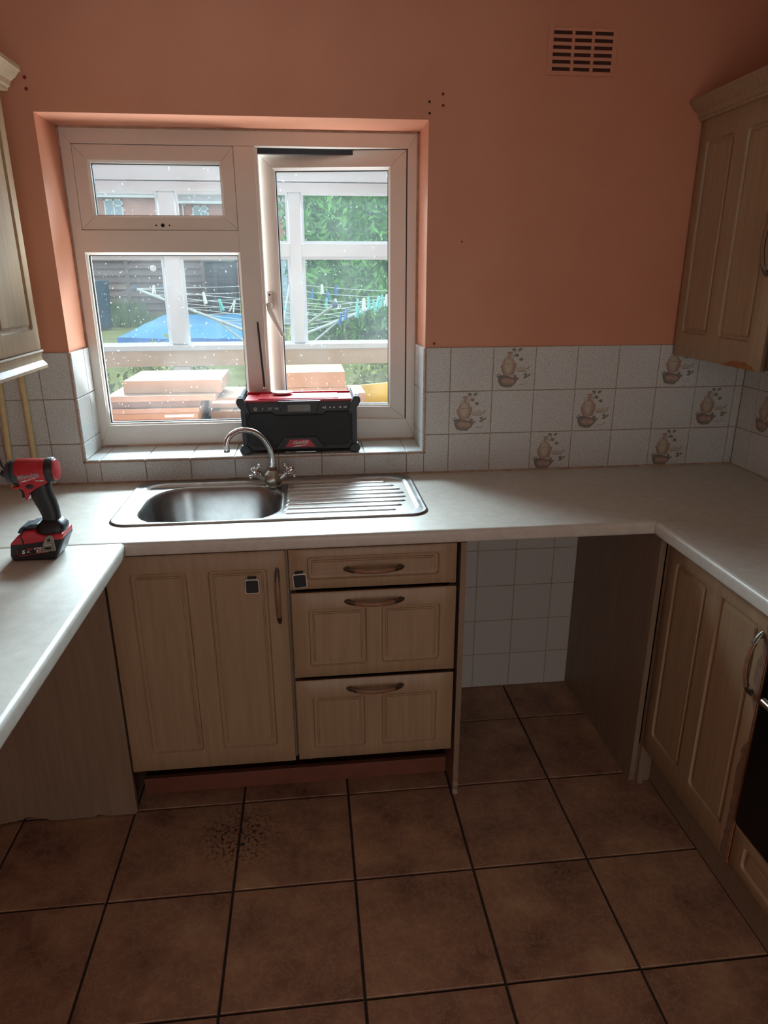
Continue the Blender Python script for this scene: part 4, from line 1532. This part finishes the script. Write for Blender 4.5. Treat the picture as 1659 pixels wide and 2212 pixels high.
# ------------------------------------------------------------------ child locks
def child_lock(cx, cz, rot, y, label):
    root = thing('child_lock', (cx, y, cz - .021), label, 'cupboard lock', 'child locks on the cabinet fronts')
    T_ = Matrix.Translation((cx, 0, cz)) @ Matrix.Rotation(rot, 4, 'Y')
    m = MB().prism(rrect(-.0195, .0195, -.0215, .0215, .006, 4), 'y', y - .012, y)
    m.xf(T_).build('base', 'white_plastic', root, bevel=.0015)
    m = MB().prism(rrect(-.0172, .0172, -.019, .019, .0045, 4), 'y', y - .0128, y - .0115)
    m.xf(T_).build('pad', 'dark_pad', root)
    m = MB().box(-.012, .012, y - .009, y - .001, .0215, .0265)
    m.xf(T_).build('catch', 'dark_pad', root, bevel=.001)
    return root


child_lock(-.181, .774, R(0), YD, 'small white-rimmed black lock pad stuck on the sink cabinet door')
child_lock(-.0475, .784, R(-4), YD, 'small white-rimmed black lock pad stuck on the top drawer')

# ------------------------------------------------------------------ outdoors: lean-to
YG = 2.0
lt = thing('lean_to_frame', (-.2, YG, 0), 'white framed glazed lean-to wall seen through the window', 'conservatory')
LX0, LX1 = -3.0, 3.0
HB = 2.064
MB().box(LX0, LX1, YG, YG + .07, HB, 2.116).build('head_rail', 'upvc_out', lt, bevel=.002)
MB().box(LX0, LX1, YG - .02, YG + .08, 2.120, 2.30).build('fascia', 'upvc_out', lt, bevel=.002)
MB().box(LX0, LX1, YG, YG + .07, 1.712, 1.788).build('transom', 'upvc_out', lt, bevel=.004)
MB().box(LX0, LX1, YG - .025, YG + .07, 1.178, 1.210).build('sill', 'upvc_out', lt, bevel=.003)
MB().box(LX0, LX1, YG - .012, YG + .07, 1.084, 1.1775).build('timber_rail', 'beige_sill', lt)
mull = [(-2.42, -2.32), (-1.62, -1.52), (-.826, -.724), (-.089, -.009), (.72, .80), (1.50, 1.58), (2.3, 2.4)]
for a, c in mull:
    MB().box(a, c, YG - .004, YG + .072, 1.2105, HB).build('mullion', 'upvc_out', lt, bevel=.010, seg=1)
    MB().box(a, c, YG - .002, YG + .070, .10, 1.0835).build('mullion', 'upvc_out', lt, bevel=.004, seg=1)
MB().box(LX0, LX1, YG - .002, YG + .10, -.15, .10).build('base_rail', 'upvc_out', lt)
ed = [LX0] + [v for p in mull for v in p] + [LX1]
for k in range(0, len(ed), 2):
    for z0, z1 in ((1.215, 1.712), (1.788, HB), (.10, 1.084)):
        MB().box(ed[k] - .002, ed[k + 1] + .002, YG + .03, YG + .034, z0, z1).build('glass_pane', 'glass_outer', lt)
MB().lathe([(.018, 0), (.018, .003), (.012, .005)], (-.892, YG + .0295, 1.651), (0, -1, 0), 18).build('pane_disc', 'upvc_out', lt, smooth=40)
# beading lines round panes
for k in range(0, len(ed), 2):
    for z0, z1 in ((1.2105, 1.712), (1.788, HB)):
        bead(ed[k] - .001, ed[k + 1] + .001, z0, z1, YG + .001, YG + .012, lt, 'upvc_out', w=.014)
# clear roof
rf = thing('lean_to_roof', (0, 1.15, 2.30), 'clear glazed roof of the lean-to above the window', 'roof')
for k in range(6):
    x0_ = LX0 + k * 1.0
    m = MB().prism([(.31, 2.725), (2.06, 2.305), (2.06, 2.311), (.31, 2.731)], 'x', x0_ + .02, x0_ + .98)
    m.build('roof_pane', 'glass_outer', rf)
for k in range(7):
    x0_ = LX0 + k * 1.0
    MB().prism([(.31, 2.720), (2.06, 2.301), (2.06, 2.320), (.31, 2.740)], 'x', x0_ - .02, x0_ + .02).build('roof_bar', 'upvc_out', rf)
tag(MB().box(-3.2, 3.2, .28, 2.2, -.2, -.15).build('terrace', 'render_white'), 'pale ground slab of the lean-to', kind='structure')
# trestle table carrying the parcels
tb = thing('trestle_table', (-.3, 1.0, -.15), 'plain trestle table carrying the cardboard boxes outside the window', 'table')
MB().box(-1.1, .42, .72, 1.38, .905, .935).build('table_top', 'table_top', tb)
for x_ in (-1.02, .34):
    for y_ in (.78, 1.32):
        MB().box(x_ - .025, x_ + .025, y_ - .025, y_ + .025, -.15, .905).build('leg', 'table_top', tb)


def carton(x0, x1, y0, y1, z0, z1, label, mat='cardboard', rz=0, tape=True, sticker=None):
    root = thing('cardboard_box', ((x0 + x1) / 2, (y0 + y1) / 2, z0), label, 'box', 'cardboard boxes stacked outside the window')
    T_ = Matrix.Translation(((x0 + x1) / 2, (y0 + y1) / 2, 0)) @ Matrix.Rotation(rz, 4, 'Z') @ Matrix.Translation((-(x0 + x1) / 2, -(y0 + y1) / 2, 0))
    MB().box(x0, x1, y0, y1, z0, z1).xf(T_).build('carton', mat, root, bevel=.0015)
    if tape:
        MB().box((x0 + x1) / 2 - .03, (x0 + x1) / 2 + .03, y0 - .0006, y1 + .0006, z1 - .0002, z1 + .0005).xf(T_).build('tape', 'cardboard', root)
    if sticker:
        a, c, e_, f_ = sticker
        MB().box(a, c, y0 - .0012, y0, e_, f_).xf(T_).build('sticker', 'print_white', root)
    return root


carton(-.905, -.515, .80, 1.25, .936, .985, 'lowest flat parcel of the left stack, white sticker on its end', sticker=(-.66, -.53, .966, .978))
carton(-.905, -.512, .80, 1.25, .986, 1.012, 'flat parcel second from the bottom of the left stack, with sticker', sticker=(-.66, -.53, .994, 1.006))
carton(-.905, -.505, .80, 1.25, 1.013, 1.036, 'thin parcel third from the bottom of the left stack')
carton(-.890, -.500, .815, 1.25, 1.037, 1.068, 'parcel in the left stack, its shadow put into dark brown card', 'cardboard_dark')  # shadow on this parcel is put into its darker cardboard colour
carton(-.906, -.428, .79, 1.28, 1.069, 1.094, 'wide thin parcel just under the top box of the left stack')
carton(-.843, -.405, .86, 1.24, 1.095, 1.152, 'top box of the left cardboard stack')
carton(-.470, -.330, .90, 1.28, .936, .998, 'small carton standing low at the right of the left stack', 'cardboard_dark')
carton(-.485, -.335, .98, 1.34, .999, 1.048, 'small carton with white sticker beside the left stack', sticker=(-.47, -.36, 1.022, 1.036))
carton(-.130, .182, 1.0, 1.33, .936, 1.086, 'large lower carton behind the radio')
carton(-.128, .174, 1.0, 1.33, 1.087, 1.160, 'upper carton behind the radio, just below the timber rail')
carton(.196, .275, 1.02, 1.30, .936, 1.052, 'narrow carton beside the yellow trough')
yt = thing('yellow_trough', (.40, 1.2, .936), 'yellow plastic trough behind the glass at the casement corner', 'trough')
m = MB()
m.prism([(.30, .936), (.62, .936), (.66, 1.075), (.645, 1.075), (.608, .948), (.312, .948)], 'y', 1.02, 1.05)
m.box(.30, .62, 1.02, 1.34, .936, .948)
m.prism([(.30, .936), (.62, .936), (.66, 1.075), (.27, 1.045)], 'y', 1.33, 1.345)
m.build('tray', 'yellow_plastic', yt)
MB().tube([(.285, 1.03, .975), (.42, 1.03, 1.000), (.64, 1.03, 1.075)], .007, 8).build('rim', 'yellow_plastic', yt, smooth=50)
MB().box(.55, .62, 1.06, 1.32, -.15, .936).build('stand', 'table_top', yt)

# ------------------------------------------------------------------ outdoors: garden
gd = MB()
gd.raw([(-14, 2.2, -.2), (14, 2.2, -.2), (14, 3.1, -.1), (-14, 3.1, -.1), (14, 4.2, .45), (-14, 4.2, .45), (14, 60, .55), (-14, 60, .55), (-40, 60, .55), (40, 60, .55), (40, 2.2, -.2), (-40, 2.2, -.2)],
       [(0, 1, 2, 3), (3, 2, 4, 5), (5, 4, 6, 7), (1, 10, 9, 6, 4, 2), (0, 3, 5, 7, 8, 11)])
tag(gd.build('lawn_ground', 'lawn', fix=False), 'scrubby lawn rising behind the lean-to', kind='structure')


def leaves(n, fn, size, seed, asp=1.0):
    rnd = random.Random(seed)
    vs, fs = [], []
    for _ in range(n):
        c = Vector(fn(rnd))
        a = Vector((rnd.gauss(0, 1), rnd.gauss(0, 1), rnd.gauss(0, 1))).normalized()
        b_ = a.cross(Vector((rnd.gauss(0, 1), rnd.gauss(0, 1), rnd.gauss(0, 1)))).normalized()
        s_ = size * rnd.uniform(.6, 1.3)
        k = len(vs)
        vs += [c - a * s_ * asp, c + b_ * s_ * .45, c + a * s_ * asp, c - b_ * s_ * .45]
        fs.append((k, k + 1, k + 2, k + 3))
    return MB().raw(vs, fs)


def shell(cx, cy, cz, rx, ry, rz, lump=.18):
    def fn(r):
        a, b_ = r.uniform(0, 2 * PI), math.asin(r.uniform(-.9, 1))
        k = r.uniform(.72, 1.0) * (1 + lump * math.sin(a * 5 + b_ * 3) * math.cos(b_ * 4 + a))
        return (cx + rx * k * math.cos(a) * math.cos(b_), cy + ry * k * math.sin(a) * math.cos(b_), cz + rz * k * math.sin(b_))
    return fn


def tree(name, label, cat, x, y, z0, cz, rx, ry, rz, n, size, mat, seed, asp=1.0, core=None):
    t_ = thing(name, (x, y, z0), label, cat)
    leaves(n, shell(x, y, cz, rx, ry, rz), size, seed, asp).build('foliage', mat, t_, fix=False)
    m = MB().ball((x, y, cz), 1.0, 10, 0, (rx * .72, ry * .72, rz * .74))
    m.build('inner_foliage', mat, t_, smooth=80)
    MB().tube([(x, y, z0), (x + .02, y, cz)], [.12 * rx, .06 * rx], 8).build('trunk', 'bark', t_)
    return t_


tree('conifer_tree', 'tall bright green conifer beyond the clothes airer', 'tree', 1.15, 11.2, .5, 2.05, 1.40, 1.2, 2.2, 16000, .065, 'hedge_leaf', 1, 1.5)
tree('garden_tree', 'big pale green tree filling the right pane', 'tree', 4.15, 14.6, .5, 3.0, 2.1, 1.8, 3.2, 16000, .085, 'tree_leaf', 2, 1.3)
tree('garden_tree', 'dark tree top above the casement mullion', 'tree', 2.0, 23, .5, 4.4, 2.8, 2.0, 3.3, 8000, .13, 'tree_leaf', 5, 1.2)
for k, (x_, y_, cz_, rx_, rz_, lab) in enumerate(((-1.98, 3.3, .62, .42, .50, 'leafy shrub at the far left below the timber rail'), (-1.10, 3.2, .64, .40, .48, 'leafy shrub behind the top cardboard box'),
                                                  (-.16, 3.3, .66, .36, .50, 'leafy shrub right of the left cardboard stack'), (.86, 3.4, .58, .58, .50, 'leafy shrub above the yellow trough'))):
    tree('shrub', lab, 'shrub', x_, y_, -.05, cz_, rx_, .42, rz_, 3600, .026, 'bush_leaf', 20 + k, 1.4)
# long grass along the fence
gm = MB()
rnd = random.Random(8)
for _ in range(2500):
    x_ = rnd.uniform(-6.5, -2.7)
    y_ = 16.05 - min(abs(rnd.gauss(0, .35)), .9)
    hgt = rnd.uniform(.15, .6) * (1.2 if x_ < -4 else .6)
    dx = rnd.uniform(-.15, .15)
    gm.raw([(x_ - .015, y_, .5), (x_ + .015, y_, .5), (x_ + dx, y_, .5 + hgt)], [(0, 1, 2)])
tag(gm.build('long_grass', 'grass', fix=False), 'long grass growing along the foot of the board fence', 'grass', kind='stuff')

# board fence
fn = thing('board_fence', (-4.2, 16.2, .5), 'weathered brown fence of overlapping horizontal boards', 'fence')
for k in range(11):
    z_ = .52 + k * .165
    for s0, s1 in ((-6.2, -4.45), (-4.35, -2.6)):
        m = MB().prism([(16.13, z_), (16.22, z_), (16.22, z_ + .18), (16.205, z_ + .18)], 'x', s0, s1)
        m.build('board', 'fence_wood', fn)
for x_ in (-6.25, -4.40, -2.55):
    MB().box(x_ - .05, x_ + .05, 16.15, 16.25, .5, 2.42).build('post', 'fence_wood', fn)
# dark shed
sh = thing('garden_shed', (-2.0, 15.8, .5), 'dark boarded shed at the right end of the fence', 'shed')
for k in range(9):
    z_ = .52 + k * .16
    MB().prism([(15.3, z_), (15.34, z_), (15.34, z_ + .17), (15.325, z_ + .17)], 'x', -2.36, -1.72).build('board', 'shed_wood', sh)
MB().box(-2.4, -1.68, 15.34, 16.0, .5, 1.98).build('body', 'shed_wood', sh)
MB().prism([(-2.46, 1.98), (-1.66, 1.98), (-1.66, 2.06), (-2.46, 2.06)], 'y', 15.2, 16.05).build('roof', 'roof_grey', sh)
ou = thing('outbuilding', (-1.0, 15.6, .5), 'pale blue outbuilding with a white drainpipe beside the dark shed', 'building')
MB().box(-1.58, -.45, 15.3, 16.4, .5, 2.30).build('wall', 'pale_wall', ou)
MB().tube([(-1.53, 15.25, .5), (-1.53, 15.25, 2.2)], .045, 8).build('drainpipe', 'upvc_out', ou, smooth=50)
MB().box(-1.63, -.38, 15.2, 16.5, 2.30, 2.38).build('roof', 'roof_grey', ou)
bn = thing('water_butt', (-4.72, 14.6, .5), 'dark blue bin standing against the fence at the window edge', 'bin')
MB().lathe([(.20, 0), (.24, .55), (.25, 1.0), (.26, 1.02), (.26, 1.06), (.0, 1.08)], (-4.72, 14.6, .5), (0, 0, 1), 16).build('barrel', 'bin_blue', bn, smooth=40)
# tarpaulin over a low frame
TP_ = [(-3.30, 10.3), (-3.72, 14.9), (-.6, 14.9), (-.35, 9.6)]
tz = .80
tm = MB()
Nn = 14
rnd = random.Random(6)
gr = []
for j in range(Nn + 1):
    row = []
    for i in range(Nn + 1):
        u, v = i / Nn, j / Nn
        x_ = (TP_[0][0] * (1 - u) + TP_[3][0] * u) * (1 - v) + (TP_[1][0] * (1 - u) + TP_[2][0] * u) * v
        y_ = (TP_[0][1] * (1 - u) + TP_[3][1] * u) * (1 - v) + (TP_[1][1] * (1 - u) + TP_[2][1] * u) * v
        e_ = min(u, 1 - u, v * 1.5, (1 - v) * 1.5)
        z_ = .62 + .20 * sm(0, .16, e_) + rnd.uniform(-.012, .012)
        row.append((x_, y_, z_))
    gr.append(row)
for j in range(Nn):
    for i in range(Nn):
        tm.raw([gr[j][i], gr[j][i + 1], gr[j + 1][i + 1], gr[j + 1][i]], [(0, 1, 2, 3)])
tpn = thing('tarpaulin', (-2.0, 12.5, .5), 'bright blue tarpaulin spread over a low frame on the lawn', 'tarpaulin')
tm.build('sheet', 'tarp_blue', tpn, smooth=60)
sk_ = MB()
ring_ = [gr[0][i] for i in range(Nn + 1)] + [gr[j][Nn] for j in range(1, Nn + 1)] + [gr[Nn][i] for i in range(Nn - 1, -1, -1)] + [gr[j][0] for j in range(Nn - 1, 0, -1)]
for a, c in zip(ring_, ring_[1:] + ring_[:1]):
    sk_.raw([a, c, (c[0], c[1] - .03, .50), (a[0], a[1] - .03, .50)], [(0, 1, 2, 3)])
sk_.build('skirt', 'tarp_blue_dark', tpn)

# brick houses
HY = 45.0
hs = 47.372 / 26.372


def H(x, z):
    return (x * hs, CAM.z + (z - CAM.z) * hs)


def house(name, label, x0, x1, zg, zr, wins, y=HY, pipe=None):
    hx0_, g_ = H(x0, zg)
    hx1_, _ = H(x1, zg)
    r_ = H(0, zr)[1]
    t_ = thing(name, ((hx0_ + hx1_) / 2, y, .5), label, 'house', 'brick houses beyond the garden')
    MB().box(hx0_, hx1_, y, y + 7, .5, g_).build('wall', 'brick_pink', t_)
    MB().prism([(y - .35, g_ - .05), (y + 3.5, r_ + 1.4), (y + 7.3, g_ - .05)], 'x', hx0_ - .2, hx1_ + .2).build('roof', 'roof_grey', t_)
    MB().box(hx0_ - .2, hx1_ + .2, y - .50, y - .36, g_ - .12, g_ + .02).build('gutter', 'upvc_out', t_)
    if pipe:
        px = H(pipe, 0)[0]
        MB().tube([(px, y - .15, .5), (px, y - .15, g_ - .2), (px, y - .4, g_ - .08)], .06, 8).build('downpipe', 'upvc_out', t_)
    for (a, c, e_, f_) in wins:
        (xa, za), (xb, zb) = H(a, e_), H(c, f_)
        fo = MB()
        w_ = xb - xa
        for q in ((xa, xb, za, za + .09), (xa, xb, zb - .09, zb), (xa, xa + .09, za, zb), (xb - .09, xb, za, zb), (xa + w_ * .52 - .05, xa + w_ * .52 + .05, za, zb), (xa + w_ * .52, xb, za + (zb - za) * .62, za + (zb - za) * .62 + .09)):
            fo.box(q[0], q[1], y - .06, y + .02, q[2], q[3])
        wo = fo.build('window', 'upvc_out', t_)
        po = MB().box(xa + .05, xb - .05, y - .03, y - .012, za + .05, zb - .05).build('pane', 'window_blue', None)
        po.parent = wo
    return t_


house('brick_house', 'pink brick house at the upper left with a white gutter', -9.5, -4.62, 4.27, 5.6, [(-6.75, -6.13, 3.55, 4.17), (-8.9, -8.3, 3.55, 4.17)])
house('brick_house', 'pink brick house with lower gutter and white downpipe in the top vent', -4.36, -1.45, 4.13, 5.3, [(-3.86, -3.30, 3.48, 4.02)], y=HY + .6, pipe=-4.17)
house('brick_house', 'brick house glimpsed left of the right mullion with a white window', -1.18, .6, 4.05, 5.2, [(-.80, -.52, 3.44, 3.88)], y=HY + .9)

# ------------------------------------------------------------------ rotary airer with pegs
AH = Vector((-.30, 5.2, .93))
ra = thing('rotary_airer', (AH.x, AH.y, .45), 'rotary clothes airer with four metal arms and white lines', 'clothes airer')
MB().tube([(AH.x, AH.y, .40), (AH.x, AH.y, 1.02)], .026, 10).build('mast', 'line_metal', ra, smooth=50)
MB().lathe([(.05, -.04), (.06, 0), (.05, .05)], AH, (0, 0, 1), 12).build('hub', 'bin_blue', ra, smooth=50)
tips = [AH + Vector((-1.46, .10, .57)), AH + Vector((.10, 1.50, .60)), AH + Vector((1.42, .02, .52)), AH + Vector((.55, -1.28, .44))]
for t_ in tips:
    MB().tube([AH, t_], [.017, .014], 8).build('arm', 'line_metal', ra, smooth=50)
    mid = AH.lerp(t_, .45)
    MB().tube([(AH.x, AH.y, .66), mid], .011, 8).build('strut', 'line_metal', ra, smooth=50)
    MB().ball(t_, .028, 6).build('arm_tip', 'bin_blue', ra, smooth=60)
ln = []
for k in range(6):
    f_ = .42 + k * .115
    for i in range(4):
        a, c = AH.lerp(tips[i], f_), AH.lerp(tips[(i + 1) % 4], f_)
        m_ = (a + c) / 2 - Vector((0, 0, .012))
        MB().tube([a, m_, c], .0032, 5, cap=False).build('line', 'line_cord', ra)
        ln.append((a, c, i))


def peg_mesh(mat):
    m = MB()
    for s_ in (-1, 1):
        m.prism([(s_ * .0015, .022), (s_ * .006, .024), (s_ * .0075, .0), (s_ * .018, -.060), (s_ * .012, -.062), (s_ * .003, -.006)], 'y', -.007, .007)
    m.box(-.008, .008, -.008, .008, -.010, -.002)
    return m.mesh('clothes_peg', mat)


PM = {k: peg_mesh('peg_' + k) for k in ('mint', 'white', 'blue')}
rnd = random.Random(12)
pegs = [(20, .10, 'white'), (20, .16, 'blue'), (23, .24, 'mint'), (23, .36, 'mint'), (19, .42, 'mint'), (19, .50, 'white'), (19, .58, 'mint'), (23, .62, 'white'), (15, .30, 'mint'),
        (22, .30, 'mint'), (22, .36, 'white'), (22, .42, 'mint'), (22, .47, 'mint'), (22, .60, 'mint'), (22, .66, 'white'), (22, .74, 'mint'), (18, .35, 'mint'), (18, .52, 'mint'),
        (21, .30, 'white'), (21, .42, 'blue'), (17, .25, 'blue'), (17, .40, 'blue'), (13, .45, 'mint'), (13, .55, 'white'), (14, .40, 'mint'), (14, .6, 'blue'), (10, .5, 'blue')]
cname = {'mint': 'mint green', 'white': 'white', 'blue': 'dark blue'}
placed = []
for li, u, c_ in pegs:
    a, b_, i = ln[li]
    p = a.lerp(b_, u) - Vector((0, 0, .012 * 4 * u * (1 - u)))
    o = put('clothes_peg', PM[c_], None, p)
    o.rotation_euler = (rnd.uniform(-.2, .2), rnd.uniform(-.35, .35), math.atan2(b_.y - a.y, b_.x - a.x) + rnd.uniform(-.4, .4))
    o.scale = (1.35, 1.35, 1.35)
    placed.append((((p - CAM).dot(_rr)) / ((p - CAM).dot(_f)), c_, o))
ORD = ['leftmost', 'second', 'third', 'fourth', 'fifth', 'sixth', 'seventh', 'eighth', 'ninth', 'tenth', 'eleventh', 'twelfth', 'thirteenth', 'fourteenth', 'fifteenth']
for c_ in cname:
    row = sorted((q for q in placed if q[1] == c_), key=lambda q: q[0])
    for k, q in enumerate(row):
        lab = (ORD[k] + ' ' + cname[c_] + ' clothes peg on the airer lines') if k == 0 else (ORD[k] + ' ' + cname[c_] + ' clothes peg from the left on the airer lines')
        tag(q[2], lab, 'peg', cname[c_] + ' pegs on the airer')
